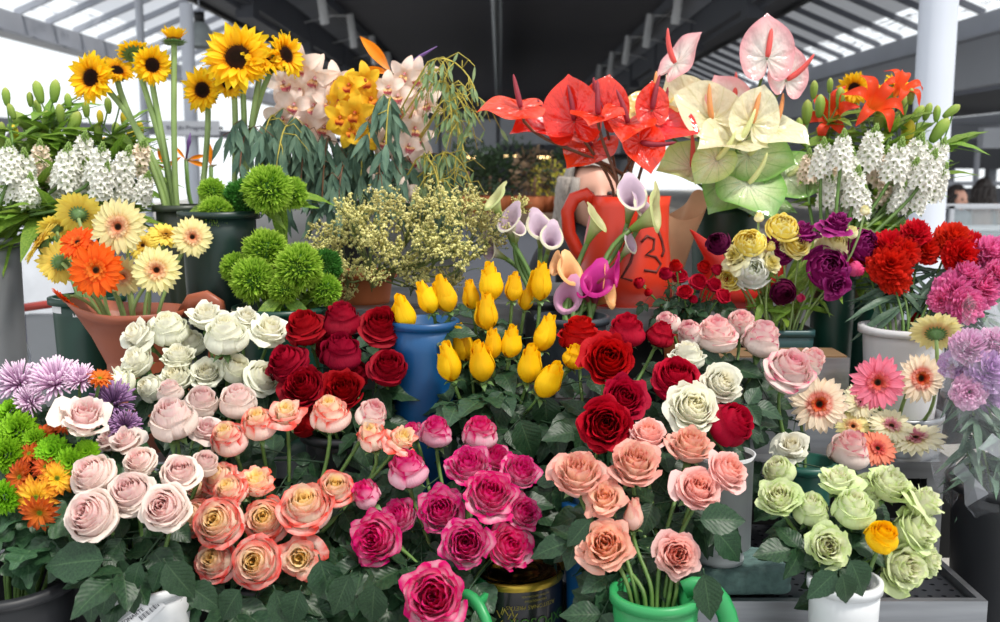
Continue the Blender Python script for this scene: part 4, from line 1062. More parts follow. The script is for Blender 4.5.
rosebunch('closed yellow rose bud', 'yellow rose bunch', 'yellow', 'yel', 1.58, [
 (403,312,17,dict(a=(-.3,-.3,1),v='yellow')),(426,297,15,dict(v='yellow')),(444,293,17,dict(v='yellow')),(471,294,13,dict(dy=.03)),(490,281,17,{}),(514,286,13,{}),(541,281,17,dict(a=(.05,-.2,1))),(527,298,11,dict(dy=.04)),
 (487,311,17,{}),(449,361,18,dict(a=(-.25,-.2,1))),(463,342,17,dict(dy=.04)),(480,361,19,dict(a=(-.15,-.3,1))),(493,343,14,{}),(511,341,15,{}),(546,332,17,dict(a=(.35,-.1,1))),
 (529,363,18,dict(a=(.15,-.3,1))),(549,379,19,dict(a=(.5,-.45,.8),dy=-.03)),(575,356,17,dict(a=(.5,-.2,.9),s='bud'))],
 shape='tulip', nl=(3, .115), up=1, face=.25, rowh=18)
RB = rosebunch('large crimson rose', 'crimson rose bunch', 'red', 'blue2', 1.46, [
 (580,333,22,dict(s='open',a=(0,-.15,1),dy=.10)),(627,330,20,dict(s='cup',a=(0,-.3,1),dy=.08)),(661,334,15,dict(s='cup',dy=.1,a=(.4,-.3,.9))),
 (609,359,26,dict(s='full',a=(0,-.9,.45))),(624,398,23,dict(s='full',a=(.1,-.9,.45))),(605,424,28,dict(s='full',a=(0,-1,.3),dy=-.03))], nl=(3, .12))
rosebunch('crimson rose', 'mixed roses in the tall grey vase', 'red', 'grey', 1.43, [
 (676,377,25,dict(s='open',a=(0,-.75,.7),l='bright red open rose above the cream rose, in the tall grey vase')),
 (732,423,25,dict(s='cup',a=(.7,-.7,.45),l='crimson rose leaning out above the tall grey vase')),
 (722,383,21,dict(s='ruffle',m='white',a=(.2,-.9,.4),l='white rose beside the bright red rose, above the crimson rose')),
 (694,406,26,dict(s='full',m='white',a=(0,-.85,.5),l='large cream rose below the bright red open rose',dy=-.02)),
 (687,355,18,dict(s='open',m='white',a=(0,-.2,1),dy=.09,l='flat cream rose half hidden behind the bright red rose'))], nl=(3, .12))
rosebunch('white rose with pink petal edges', 'pink-edged rose bunch', 'blush', 'blush', 1.60, [
 (716,333,22,dict(s='open',a=(0,-.35,1))),(690,332,15,dict(s='cup')),(667,323,14,dict(s='cup',dy=.03)),(741,322,15,dict(s='cup',dy=.04)),(762,338,21,dict(s='cup',a=(.2,-.4,1))),
 (790,369,25,dict(s='open',a=(.2,-.7,.8),dy=-.06,l='large pink rose with pale outer petals beside the cream gerbera',v='greenjug')),
 (812,360,15,dict(s='cup',v='greenjug',l='small pink rose tucked behind the large pink rose')),
 (850,449,22,dict(s='cup',a=(.1,-.4,1),dy=.0,v='greenjug',l='white rose with pink rim above the pale green roses')),
 (792,447,19,dict(s='loose',m='white',a=(-.3,-.6,.7),dy=-.02,v='greenjug',l='single white rose above the green roses, below the large pink rose'))], nl=(3, .12), dk=.0006)
rosebunch('pale pink rose', 'pale pink rose bunch', 'pale', 'pale', 1.30, [
 (84,416,25,dict(s='loose',a=(.35,-.55,.7),l='pale pink rose with a drooping outer petal, leaning towards the purple chrysanthemums')),(172,418,25,dict(s='cup',a=(0,-.55,.85),dy=.04)),
 (201,400,18,dict(s='cup',dy=.10)),(237,400,20,dict(s='cup',dy=.10,a=(.1,-.5,.9))),(170,391,14,dict(s='cup',dy=.14,a=(0,-.4,1))),(206,430,17,dict(s='loose',dy=.08)),
 (126,441,17,dict(s='loose',dy=.07,d='beige pink rose')),(139,461,17,dict(s='open',dy=.03)),(92,474,23,dict(s='open',a=(-.3,-.8,.6))),(180,472,20,dict(s='open')),
 (129,492,24,dict(s='open',a=(0,-.8,.65),dy=-.01)),(90,515,27,dict(s='open',a=(-.15,-.95,.4),dy=-.03)),(164,508,25,dict(s='open',a=(.05,-.95,.35),dy=-.03)),(205,462,15,dict(s='cup',dy=.03)),(108,440,14,dict(s='loose',dy=.09))],
 nl=(3, .125), dk=.0008)
rosebunch('cream rose with coral-red edges', 'coral-edged rose bunch', 'coral', 'coral', 1.34, [
 (228,438,20,dict(s='cup',a=(-.2,-.6,.8))),(258,423,19,dict(s='cup',a=(0,-.6,.9))),(286,413,18,dict(s='loose')),(329,413,21,dict(s='cup',a=(.05,-.45,1))),(372,413,17,dict(s='cup',l='blush rose with a red-tipped petal, far end of the coral-edged roses',m='blush')),
 (372,437,20,dict(s='bud',a=(-.2,-.5,.9))),(402,439,17,dict(s='loose')),(219,478,19,dict(s='open')),(230,490,18,dict(s='open',dy=-.02)),(257,482,20,dict(s='loose',a=(0,-.5,.9))),
 (195,516,20,dict(s='open',a=(-.4,-.8,.5))),(218,522,26,dict(s='open',a=(-.1,-.95,.4),dy=-.03)),(265,519,23,dict(s='open',a=(0,-.95,.4))),(305,506,27,dict(s='open',a=(.05,-.75,.75),dy=-.02)),
 (335,488,20,dict(s='open',a=(.2,-.8,.7))),(215,560,22,dict(s='open',a=(-.2,-.9,.35))),(256,562,26,dict(s='open',a=(0,-1,.25),dy=-.03)),(300,558,22,dict(s='loose',a=(.1,-1,.1))),(200,490,14,dict(dy=.04))],
 nl=(4, .135), dk=.0008)
rosebunch('magenta rose', 'magenta rose bunch', 'magenta', 'magenta', 1.34, [
 (436,431,18,dict(s='cup',a=(0,-.4,1),dy=.04)),(480,432,19,dict(s='cup',a=(.1,-.4,1),dy=.04)),(407,468,22,dict(s='cup',a=(-.1,-.45,1))),(413,431,13,dict(s='bud',dy=.07)),(365,494,20,dict(s='bud',a=(-.4,-.5,.8))),
 (399,516,20,dict(s='full',dy=.02)),(376,539,27,dict(s='full',a=(-.25,-1,.3),dy=-.03)),(441,510,24,dict(s='full',a=(0,-.85,.55))),(490,493,26,dict(s='full',a=(.15,-.75,.6),dy=-.02)),
 (469,465,23,dict(s='full',a=(0,-.6,.8))),(520,471,20,dict(s='full',a=(.3,-.6,.7))),(495,458,18,dict(s='full',dy=.05)),(466,543,25,dict(s='full',a=(.05,-.95,.4),dy=-.02)),(509,546,24,dict(s='full',a=(.35,-.8,.5))),
 (524,512,18,dict(s='full',a=(.4,-.7,.5))),(434,596,32,dict(s='full',a=(0,-1,.35),dy=-.05))], nl=(4, .135), dk=.0008)
rosebunch('ruffled peach rose', 'peach rose bunch', 'peach', 'peach', 1.27, [
 (578,474,27,dict(s='ruffle',a=(-.1,-.6,.8),v='peach')),(635,463,26,dict(s='ruffle',a=(0,-.75,.7))),(648,434,19,dict(s='ruffle',m='pinkpeach',dy=.04)),(690,445,22,dict(s='ruffle',a=(.1,-.5,.9),dy=.03)),
 (727,471,22,dict(s='ruffle',m='pinkpeach',a=(.5,-.7,.6))),(698,489,24,dict(s='ruffle',m='pinkpeach',a=(.1,-.8,.6))),(605,499,22,dict(s='loose',a=(-.2,-.7,.6))),(634,514,15,dict(s='tulip',a=(0,-.15,1),d='closed peach rose bud')),
 (605,545,27,dict(s='ruffle',a=(-.15,-.9,.4))),(677,554,23,dict(s='ruffle',m='pinkpeach',a=(0,-1,.15)))], nl=(4, .13), dk=.0007)
rosebunch('pale green rose', 'pale green rose bunch', 'green', 'green', 1.28, [
 (779,470,17,dict(s='cup',dy=.03)),(779,497,21,dict(s='ruffle',a=(-.3,-.7,.6))),(811,508,19,dict(s='cup',a=(-.1,-.5,.9))),(853,507,22,dict(s='cup',a=(0,-.5,.9),dy=-.02)),(866,490,20,dict(s='cup',dy=.02)),
 (838,480,20,dict(s='loose',a=(-.1,-.4,1))),(889,484,22,dict(s='ruffle',a=(.3,-.5,.9))),(924,502,22,dict(s='loose',a=(.8,-.4,.6))),(916,530,25,dict(s='ruffle',a=(.7,-.7,.5))),(828,546,22,dict(s='ruffle',a=(-.1,-1,.2),dy=-.03)),
 (903,566,26,dict(s='ruffle',a=(.3,-.9,.1))),(928,560,16,dict(s='ruffle',a=(.7,-.7,.1),dy=.02)),(883,536,18,dict(s='cup',m='yellow',a=(.05,-.55,.85),dy=-.05,l='single yellow rose among the pale green roses',))], nl=(4, .10), dk=.0006)
# small red spray roses
SP = [(680,277,9),(698,283,10),(685,293,9),(703,268,8),(713,286,9),(722,297,9),(666,275,8),(640,284,7),(676,267,8),(716,271,7),(649,293,5),(693,300,5),(724,283,7)]
pl = places([(a, b) for a, b, c in SP], 12)

for i, (px, py, rp) in enumerate(SP):
    pt = P(px, py, 1.86-.02*(i % 3)); s = S(rp, pt)
    flower('spray_rose', 'tiny red spray rose, %s' % pl[i], 'rose', 'red spray roses', pt, ((px-690)/60, -.6, .7), s, 'spray', [('bloom', rose(PM['red'], 'open' if rp > 8 else 'cup', i % 2), 0, 1), ('calyx', CALYX, 0, 1.1)], seed=i, stem=(M_stem, .0014), leaves=(3, .05, ROSE_LEAVES))
# ================================================================== the other cut flowers
def gm(name, outer, base, inner, floret=None, **k):
    return petal_mat(name, t=[(0, C(*inner)), (.3, C(*(floret or inner))), (.55, C(*outer)), (1, C(*outer))], v=[(0, C(*base)), (.22, C(*base)), (.5, (1, 1, 1, 1)), (1, (1, 1, 1, 1))], trans=.35, bump=.35, bscale=(5, .6), **k)
GM = dict(
 cream=gm('cream_gerbera', (250, 240, 178), (255, 214, 190), (214, 150, 96), (246, 190, 150)), yellow=gm('yellow_gerbera', (248, 226, 104), (255, 240, 200), (216, 170, 60)),
 orange=gm('orange_gerbera', (250, 108, 20), (255, 190, 120), (232, 150, 60), (240, 120, 30)), pink=gm('pink_gerbera', (248, 140, 164), (255, 200, 200), (200, 90, 60), (228, 100, 90)),
 redeye=gm('red_ring_gerbera', (255, 236, 212), (236, 84, 74), (190, 150, 70), (232, 70, 60)), ivory=gm('ivory_gerbera', (246, 240, 208), (255, 250, 220), (200, 130, 150), (210, 120, 140)),
 coral=gm('coral_gerbera', (246, 156, 122), (255, 190, 170), (190, 80, 70), (224, 100, 90)))
_g = {}
def gerb(k, v):
    if (k, v) not in _g: _g[(k, v)] = daisy('ray_petals', GM[k], GERB, seed=v*7+len(k), w=.125, tip=4, cup=.12, jz=.09, jr=.07, nu=2, nv=8)
    return _g[(k, v)]
def gerbera(rows, ves, Y, cat='gerbera', group='gerberas', st=M_stem_pale):
    for i, (px, py, rp, kind, ax, lab, dy) in enumerate(rows):
        pt = P(px, py, Y+dy); s = S(rp, pt)
        flower('gerbera', lab, cat, group, pt, ax, s, ves, [('ray_petals', gerb(kind, i % 2), 0, 1), ('flower_eye', GERB_EYE, .06, 1), ('receptacle', GERB_BACK, -.01, 1)], off=.3*0, seed=i+px, stem=(st, .0034), droop=.25)
gerbera([
 (119,227,29,'cream',(0,-1,.15),'cream gerbera with peach centre, largest and highest of the can',-.05),(79,214,25,'yellow',(-.15,.85,.45),'yellow gerbera turned away showing its green back, above the orange gerberas',.02),
 (42,243,25,'yellow',(-.75,-.35,.6),'yellow gerbera facing sideways above the white sleeve',0),(60,262,23,'yellow',(-.55,.8,-.15),'pale yellow gerbera seen from behind, beside the largest orange gerbera',.0),
 (78,243,20,'orange',(-.15,-.75,.65),'orange gerbera tilted upward behind the largest orange gerbera',-.03),(97,270,29,'orange',(0,-1,.1),'largest orange gerbera, facing straight forward',-.08),
 (66,298,16,'orange',(-.5,-.35,-.6),'lowest orange gerbera hanging over the dark green bucket',-.02),(157,270,25,'cream',(.15,-1,.1),'cream gerbera directly below the tilted yellow one',-.07),
 (123,276,22,'cream',(.1,-.9,-.25),'cream gerbera drooping between the largest orange one and another cream one',-.03),(192,237,21,'cream',(.45,-.9,.1),'small cream gerbera standing apart towards the sunflower bucket',-.02),
 (166,236,20,'yellow',(.25,-.45,.85),'yellow and cream gerbera tilted upward beside the small cream one',.0),(143,246,17,'yellow',(.1,-.7,.4),'yellow gerbera mostly hidden between the cream gerberas',.04),(56,228,19,'yellow',(-.3,.6,.8),'yellow gerbera turned back and mostly hidden, above the pale yellow one',.05)],
 'gerbl', 1.80, group='cream and orange gerberas')
gerbera([
 (877,382,28,'pink',(-.05,-1,.1),'pink gerbera with a dark eye',-.03),(920,378,26,'redeye',(.1,-1,.1),'cream gerbera with a red ring, beside the pink gerbera',0),(819,404,29,'redeye',(-.2,-1,.2),'cream gerbera with a red ring, standing by the large pink rose',-.05),
 (936,333,27,'cream',(.25,.75,.6),'cream gerbera seen from behind against the plastic film',.02),(861,402,20,'ivory',(0,-.8,.5),'ivory gerbera tucked behind the pink gerbera',.04),(891,427,23,'ivory',(0,-.6,.8),'ivory gerbera with a pink centre, tilted upward',0),
 (853,427,18,'cream',(-.2,-.7,.7),'small cream gerbera below the pink gerbera',.02),(877,449,20,'coral',(.05,-.75,.6),'coral gerbera at the bottom, above the green roses',-.05),(916,440,30,'ivory',(-.25,-.22,.95),'ivory gerbera seen edge on, above the steel shelf lip',-.02),(858,443,14,'pink',(-.2,-.8,.6),'small ruffled pink gerbera beside the coral gerbera',-.02)],
 'gerb', 1.64, group='pink and cream gerberas')
# ------------------------------------------------------------------ sunflowers
M_sun = petal_mat('sunflower_petal', v=[(0, C(236, 150, 0)), (.3, C(254, 200, 10)), (1, C(255, 220, 40))], trans=.35, bump=.4, bscale=(5, .6))
SUNM = [daisy('ray_petals', M_sun, SUNR, seed=i, w=.13, tip=1.5, cup=.2, jz=.16, jr=.12, jl=.12, base=.5, twist=.6, nu=2, nv=6) for i in range(3)]
SUNS = daisy('ray_petals', M_sun, SUNR_SHUT, seed=8, w=.11, tip=1.3, cup=.2, jz=.08, jr=.1, jl=.08, base=.6, twist=.4)
V('sunfl2', 'dark bucket hidden behind the green pompom carnations holding tall sunflowers', 'bucket', 236, 2.16, .05, T2, ZAT(214, 2.16), M_blk)
def sunfl(rows, ves, Y, group='sunflowers'):
    for i, (px, py, rp, ax, lab, *o) in enumerate(rows):
        pt = P(px, py, Y+(i % 3)*.02-.02); s = S(rp, pt); me = SUNS if 'shut' in o else SUNM[i % 3]
        v = 'sunfl2' if 's2' in o else ves
        t, path = flower('sunflower', lab, 'sunflower', group, pt, ax, s, v, [('ray_petals', me, 0, 1), ('seed_disc', SUN_EYE, .03, 1), ('bracts', SUN_BACK, -.01, 1)], off=0, seed=i*5+px, stem=(M_stem_pale, .0062), droop=.2)
sunfl([(92,78,25,(-.3,-1,.1),'sunflower facing forward, nearest the open sky'),(117,71,17,(.35,-.5,.5),'small sunflower overlapping the one nearest the sky'),(134,53,16,(-.3,.5,.7),'sunflower turned away showing its green back, beside a half-turned one'),
 (152,65,20,(.55,-.85,-.1),'half-turned sunflower under the half-closed one'),(174,40,17,(0,.1,1),'half-closed sunflower pointing straight up beside the pendant lamp','shut'),(203,90,22,(-.15,-1,.0),'sunflower with a round dark disc below the pendant lamp'),
 (238,58,35,(.05,-.95,.3),'largest sunflower, with a curled petal over its disc','s2'),(263,62,24,(.3,-.3,.7),'sunflower crowded behind the largest one, next to the orchids','s2'),(285,55,23,(.8,-.55,.2),'sunflower turned sideways above the white orchids','s2'),(228,84,16,(-.2,-.5,-.5),'drooping sunflower hidden under the largest one','s2')], 'sunfl', 2.12)
V('sunr', 'dark bucket hidden behind the lilies holding small sunflowers', 'bucket', 880, 2.30, .05, T2, ZAT(200, 2.30), M_blk)
sunfl([(854,89,17,(-.1,-1,.15),'small sunflower with a dark disc above the orange lilies'),(881,93,15,(.1,-.5,.8),'small sunflower tilted up, half behind the orange lilies'),(899,86,16,(.3,-.4,.8),'small sunflower touching the white column')], 'sunr', 2.26, 'small sunflowers by the column')
# ------------------------------------------------------------------ anthuriums
def amat(n_, c0, c1, ce, spec=.8, rough=.16, trans=.22, veins=None):
    m = petal_mat(n_, v=[(0, C(*c0)), (.5, C(*c1)), (1, C(*ce))], trans=trans, rough=rough, spec=spec, bump=.7, bscale=(26, 5), amt=.12, veins=veins); m.node_tree.nodes['Principled BSDF'].inputs['Coat Weight'].default_value = .2; return m
AM = dict(red=amat('red_spathe', (226, 30, 20), (232, 36, 24), (240, 54, 30), veins=(C(196, 14, 20), 9, .5)), pink=amat('pink_spathe', (254, 246, 232), (254, 238, 230), (246, 168, 172), trans=.35, veins=(C(240, 190, 180), 9, .35)), cream=amat('cream_spathe', (232, 226, 160), (248, 238, 204), (250, 244, 206), trans=.35, veins=(C(222, 214, 140), 9, .5)),
 yellow=amat('yellow_spathe', (236, 206, 90), (246, 222, 120), (248, 226, 140), trans=.4), green=amat('green_spathe', (246, 248, 226), (226, 238, 190), (128, 180, 84), trans=.3, veins=(C(120, 174, 90), 9, .7)), blush=amat('blush_green_spathe', (240, 214, 196), (226, 224, 176), (190, 204, 120), trans=.3, veins=(C(150, 180, 100), 9, .6)))
SPM = dict(red=plain('spadix_red', C(140, 24, 44), .5, nscale=120, namt=.25, bump=.4), pink=plain('spadix_pink', C(226, 84, 78), .5, nscale=120, bump=.4), orange=plain('spadix_orange', C(226, 146, 84), .5, nscale=120, bump=.4), pale=plain('spadix_pale', C(224, 226, 156), .5, nscale=120, bump=.4))
ANM = {k: [anthurium('spathe', AM[k], cup=.22+.1*i, wave=.05, seed=i+3, pinch=.1*i) for i in range(3)] for k in AM}
SPD = {k: spadix('spadix', SPM[k]) for k in SPM}
def anth(rows, ves, Y, stem, group):
    for i, (px, py, rp, kind, sk, tip, nr, sd, lab) in enumerate(rows):
        pt = P(px, py, Y-.03+.02*(i % 4)); s = S(rp*.98, pt); B, Mo, rr = VES[ves]; r = random.Random(i)
        nrm = Vector(nr).normalized()
        M2 = Mo+Vector((r.uniform(-.6, .6)*rr, r.uniform(-.5, .5)*rr, 0)); B2 = B+Vector((0, 0, 0)); ln = (pt-M2).length
        if M2.z > pt.z-.02: M2.z = pt.z-.05
        t = thing('anthurium', lab, 'anthurium', B2, group); HEADS.append(scr(pt)+(rp*.6,))
        link('spathe', ANM[kind][i % 3], t, leafframe(pt, tip, nr, s))
        link('spadix', SPD[sk], t, frame(pt+nrm*.001, sd, S(44, pt), r.uniform(-.5, .5)))
        path = bez(M2, M2+Vector((0, 0, .3*ln)), pt-(nrm*.25-Vector((0, 0, -.25)))*ln*.6-Vector((0, 0, .0)), pt-nrm*.001, 10)
        mb = MB(); mb.x = Matrix.Translation(-B2); mb.tube([B2]+path, .0032, 6); mb.x = None; link('stem', mb.mesh('stem', stem), t, Matrix.Translation(B2))
anth([
 (521,109,46,'red','red',(-1,-.05,-.05),(.05,-.5,.85),(-.25,-.1,1),'red anthurium farthest out, pointing away from the others'),(574,121,48,'red','red',(-.1,.2,1),(-.3,-1,.25),(-.1,-.3,1),'red anthurium with a broad upright spathe and glossy veins'),
 (556,130,50,'red','red',(-1,-.25,-.15),(0,-.55,.85),(-.7,-.1,.6),'red anthurium with a long flat spathe under the upright one'),(604,112,40,'red','red',(.15,.2,1),(-.2,-1,.2),(-.6,-.2,.8),'topmost red anthurium with an upright rounded spathe'),
 (598,116,44,'red','red',(-.3,-.9,-.35),(0,-.55,.85),(-.05,-.2,1),'red anthurium tilted forward below the topmost one'),(628,124,44,'red','red',(-.3,-1,-.6),(0,-.75,.65),(-.25,-.2,1),'red anthurium in the middle with a folded crinkled spathe'),
 (655,122,48,'red','red',(1,-.2,-.25),(.05,-.6,.8),(.6,-.1,.8),'red anthurium pointing towards the cream anthuriums'),(593,146,42,'red','red',(-.6,-.4,-.55),(-.2,-.8,.5),(-.8,-.1,.5),'lowest red anthurium, its dark spadix slanting sideways'),
 (640,142,36,'red','red',(.3,-.3,-1),(.2,-1,.15),(.6,-.2,-.2),'red anthurium hanging down over the can handle side of the callas'),(652,110,30,'red','red',(0,.1,1),(.2,-1,0),(.1,-.2,1),'small pointed red anthurium in front of the yellow spathe')],
 'anthred', 2.06, M_stem_dark, 'red anthuriums')
anth([
 (767,58,46,'pink','pink',(0,.1,1),(0,-1,.1),(.12,-.15,1),'tallest pink anthurium with a heart-shaped spathe'),(786,80,36,'pink','pink',(.2,.2,1),(.2,-1,.2),(.9,-.1,.45),'pink anthurium under the tallest one, spadix pointing sideways'),
 (731,108,38,'pink','pink',(-.45,.2,.9),(-.25,-1,.2),(.3,-.2,1),'pale pink anthurium with a pointed spathe above the cream ones'),(676,64,42,'pink','pink',(.62,.05,.8),(-.85,-.35,.5),(-.55,-.1,.85),'slender pink anthurium seen edge on, above the red ones'),
 (752,124,42,'cream','orange',(.3,.2,1),(.1,-1,.2),(.2,-.2,1),'cream anthurium with an orange spadix under the pink ones'),(712,120,50,'cream','orange',(-.75,.2,.5),(0,-.9,.5),(-.3,-.2,1),'large cream anthurium beside the red anthuriums'),
 (656,108,40,'yellow','orange',(-1,0,-.15),(-.1,-.85,.6),(-.2,-.3,1),'yellow anthurium behind the red ones'),(692,112,46,'cream','orange',(-.6,.1,.8),(-.1,-1,.3),(-.1,-.2,1),'cream anthurium right above the red ones'),
 (738,142,50,'cream','pale',(-.9,-.35,-.2),(0,-.6,.8),(.5,-.4,.7),'pale cream anthurium with a wide flat spathe in the middle'),(772,128,42,'cream','orange',(.85,-.4,-.4),(.2,-.6,.8),(.5,-.1,.8),'cream anthurium curling outward towards the star flowers'),
 (748,156,50,'green','pale',(.9,-.2,-.2),(.1,-.9,.5),(.6,-.4,.6),'veined green anthurium under the pale cream one'),(736,172,58,'green','pale',(-.55,-.35,-.75),(0,-1,.4),(-.9,-.5,.1),'largest green anthurium with white veins hanging low'),
 (748,184,54,'green','pale',(.35,-.7,-.6),(0,-.75,.75),(.7,-.4,.7),'green and white anthurium facing forward above the ranunculus'),(786,176,46,'green','pale',(1,-.1,-.25),(.1,-.8,.6),(.9,-.2,.4),'green anthurium reaching towards the star flowers'),
 (692,168,42,'blush','pink',(-.9,-.3,-.1),(0,-.8,.6),(0,-.4,1),'blush green anthurium above the paper wrap'),(756,206,44,'green','pale',(1,0,-.15),(0,-.3,1),(.8,-.2,.3),'narrow green anthurium seen edge on, just above the ranunculus'),(716,160,34,'blush','pale',(-.6,-.1,-.7),(-.1,-1,.4),(.4,-.4,.4),'yellowish anthurium half hidden behind the largest green one')],
 'anthgreen', 2.10, M_stem, 'pink, cream and green anthuriums')
# ------------------------------------------------------------------ callas
def cm(n_, base, top): return petal_mat(n_, v=[(0, C(*base)), (.35, C(*[(a+b)//2 for a, b in zip(base, top)])), (.6, C(*top)), (1, C(*top))], trans=.35, rough=.4, bump=.1)
CALM = {'white': (cm('calla_white', (130, 160, 60), (238, 234, 206)), cm('calla_inside_purple', (80, 20, 70), (214, 190, 210))), 'green': (cm('calla_green', (126, 160, 60), (206, 214, 150)), cm('calla_inside_green', (120, 60, 90), (216, 214, 160))),
 'pink': (cm('calla_pink', (190, 150, 110), (234, 180, 206)), cm('calla_inside_pink', (190, 70, 130), (236, 176, 212))), 'magenta': (cm('calla_magenta', (150, 90, 70), (206, 40, 140)), cm('calla_inside_magenta', (120, 10, 70), (210, 50, 150))), 'peach': (cm('calla_peach', (170, 160, 70), (248, 190, 130)), cm('calla_inside_peach', (220, 90, 60), (250, 196, 140)))}
CAL = {k: [calla('spathe', a, b, .55, .5, 1.9, 0), calla('spathe', a, b, .8, .7, 1.7, 0)] for k, (a, b) in CALM.items()}
V('callaw', 'dark vase hidden behind the yellow buds holding the white callas', 'vase', 545, 1.90, .04, T2, ZAT(300, 1.90), M_blk)
def callas(rows, Y, group):
    for i, (px, py, rp, kind, k, ax, ves, lab) in enumerate(rows):
        pt = P(px, py, Y+.015*(i % 3)); s = S(rp*1.25, pt)
        t, path = flower('calla_lily', lab, 'calla lily', group, pt, ax, s, ves, [('spathe', CAL[kind][k], 0, 1)], off=1.75, seed=i+50, stem=(M_stem, .0048), droop=.4)
        t.children[0].matrix_basis = Matrix.Translation(t.children[0].matrix_basis.translation) @ frame((0, 0, 0), ax, s, .35*(i % 3-1))
callas([(507,214,15,'white',0,(-.25,-.5,1),'callaw','white calla with a purple throat nearest the yellow statice'),(519,224,10,'white',0,(.15,-.3,1),'callaw','slim purple-throated calla between two wider white ones'),(541,219,15,'white',1,(0,-.5,1),'callaw','wide white calla with purple throat over the yellow buds'),
 (554,231,13,'white',1,(.25,-.6,1),'callaw','small white calla with a yellow throat beside the wide one'),(490,191,14,'green',1,(-.4,-.2,1),'callaw','pale yellow-green calla rising above the statice'),(484,246,13,'white',0,(-.8,-.4,.5),'callaw','dusky calla leaning down into the yellow statice'),
 (601,214,15,'green',0,(.45,-.1,1),'callas','closed green-white calla beside the red can handle'),(634,188,18,'white',0,(.1,-.5,1),'callas','tall white calla with a deep purple throat before the red can'),(651,202,16,'white',1,(.4,-.5,1),'callas','white calla just below the tall purple-throated one'),
 (668,206,20,'green',1,(.8,-.2,.55),'callas','wide pale green calla leaning over the paper wrap'),(634,240,11,'white',0,(.5,-.4,.8),'callas','small white calla low before the red can')], 1.90, 'white callas')
callas([(566,294,16,'pink',1,(-.2,-.85,.65),'callas','round pale pink calla facing forward'),(574,264,15,'peach',1,(.25,-.5,.9),'callas','peach calla with a rolled rim above the pale pink one'),(553,262,11,'peach',0,(-.6,-.3,.8),'callas','small orange calla beside the yellow buds'),
 (598,272,18,'magenta',1,(.05,-.45,1),'callas','magenta calla standing upright in the middle'),(623,270,15,'magenta',0,(.9,-.3,.5),'callas','magenta calla leaning against the red can'),(620,286,18,'peach',1,(.75,-.5,.6),'callas','peach-yellow calla with a flared rim, lowest beside the red can'),(583,286,10,'magenta',0,(-.3,-.5,.8),'callas','small magenta calla behind the pale pink one')], 1.82, 'pink and peach callas')
# ------------------------------------------------------------------ carnations
def carm(n_, c, e, ed=.15): return petal_mat(n_, t=[(0, C(*[int(x*.9) for x in c])), (1, C(*c))], edge=(C(*e), .9, 1.3), trans=.3, bump=.2)
CARM = dict(red=carm('red_carnation', (214, 18, 24), (226, 30, 34)), pink=carm('pink_carnation', (236, 110, 170), (248, 160, 200)), pale=carm('pale_carnation', (232, 176, 212), (246, 220, 238)), lilac=carm('lilac_carnation', (206, 160, 214), (232, 210, 236)))
CAR = {k: [carnation('bloom', CARM[k], i) for i in range(2)] for k in CARM}
CARLEAF = single_leaf('carnation_leaf', leaf_mat('carnation_leaf', C(70, 96, 78), C(92, 118, 96), C(110, 136, 112)), .06, droop=.3, ser=0)
def carns(rows, ves, Y, desc, group, pr=14, st=.0022):
    pl = places([(a[0], a[1]) for a in rows], pr)
    for i, (px, py, rp, kind, ax, *o) in enumerate(rows):
        pt = P(px, py, Y+(o[0] if o else 0)); s = S(rp, pt)
        t, path = flower('carnation', '%s, %s' % (desc, pl[i]), 'carnation', group, pt, ax, s, ves, [('bloom', CAR[kind][i % 2], 0, 1)], off=.35, seed=i+px, stem=(M_stem, st), droop=.3, leaves=(12 if ves == 'film' else 4, .10, [CARLEAF], .0 if ves == 'film' else .25, .8))
carns([(890,243,22,'red',(-.2,-.6,.8)),(891,263,24,'red',(-.2,-.9,.4),-.03),(897,281,17,'red',(0,-1,-.1),-.03),(917,229,17,'red',(0,-.5,.9)),(906,250,18,'red',(.1,-.9,.5),-.02),(927,247,18,'red',(.1,-.8,.6)),(956,235,20,'red',(.1,-.7,.8)),(974,242,17,'red',(.3,-.6,.8)),(964,254,20,'red',(.1,-1,.3),-.03),(967,266,14,'red',(.1,-1,0),-.03),(878,243,15,'red',(-.5,-.6,.7),.03),(999,262,15,'red',(.3,-.9,.3)),(916,318,8,'red',(0,-1,.3),-.02),(870,252,12,'red',(-.7,-.6,.4),.02),(857,258,10,'red',(-.7,-.6,.4),.03)],
 'carn', 1.86, 'red carnation', 'red carnations')
V('pinkc', 'dark bucket hidden behind the film holding large pink carnations', 'bucket', 985, 1.86, .06, T2+.0, ZAT(330, 1.86), M_blk, x=XAT(948, 311, 1.86))
carns([(956,290,24,'pink',(-.2,-.9,.5)),(984,286,23,'pink',(.2,-.9,.5)),(970,306,20,'pink',(0,-1,.0),-.03),(967,272,18,'pink',(0,-.6,.8),.01),(940,300,14,'pink',(-.6,-.7,.2)),(994,250,22,'pink',(.2,-.7,.7),.03),(1002,272,16,'pink',(.5,-.8,.4))], 'pinkc', 1.80, 'large pink carnation', 'large pink carnations', 16)
carns([(973,343,22,'pale',(-.1,-.7,.7)),(992,368,25,'lilac',(0,-.9,.5),-.02),(970,392,19,'pale',(-.3,-.9,.2),-.02),(952,362,16,'lilac',(-.5,-.7,.5),.02),(999,338,18,'pale',(.3,-.6,.8)),(990,398,17,'lilac',(.1,-1,.1))], 'film', 1.55, 'film-wrapped pale carnation', 'film-wrapped carnations', 16)
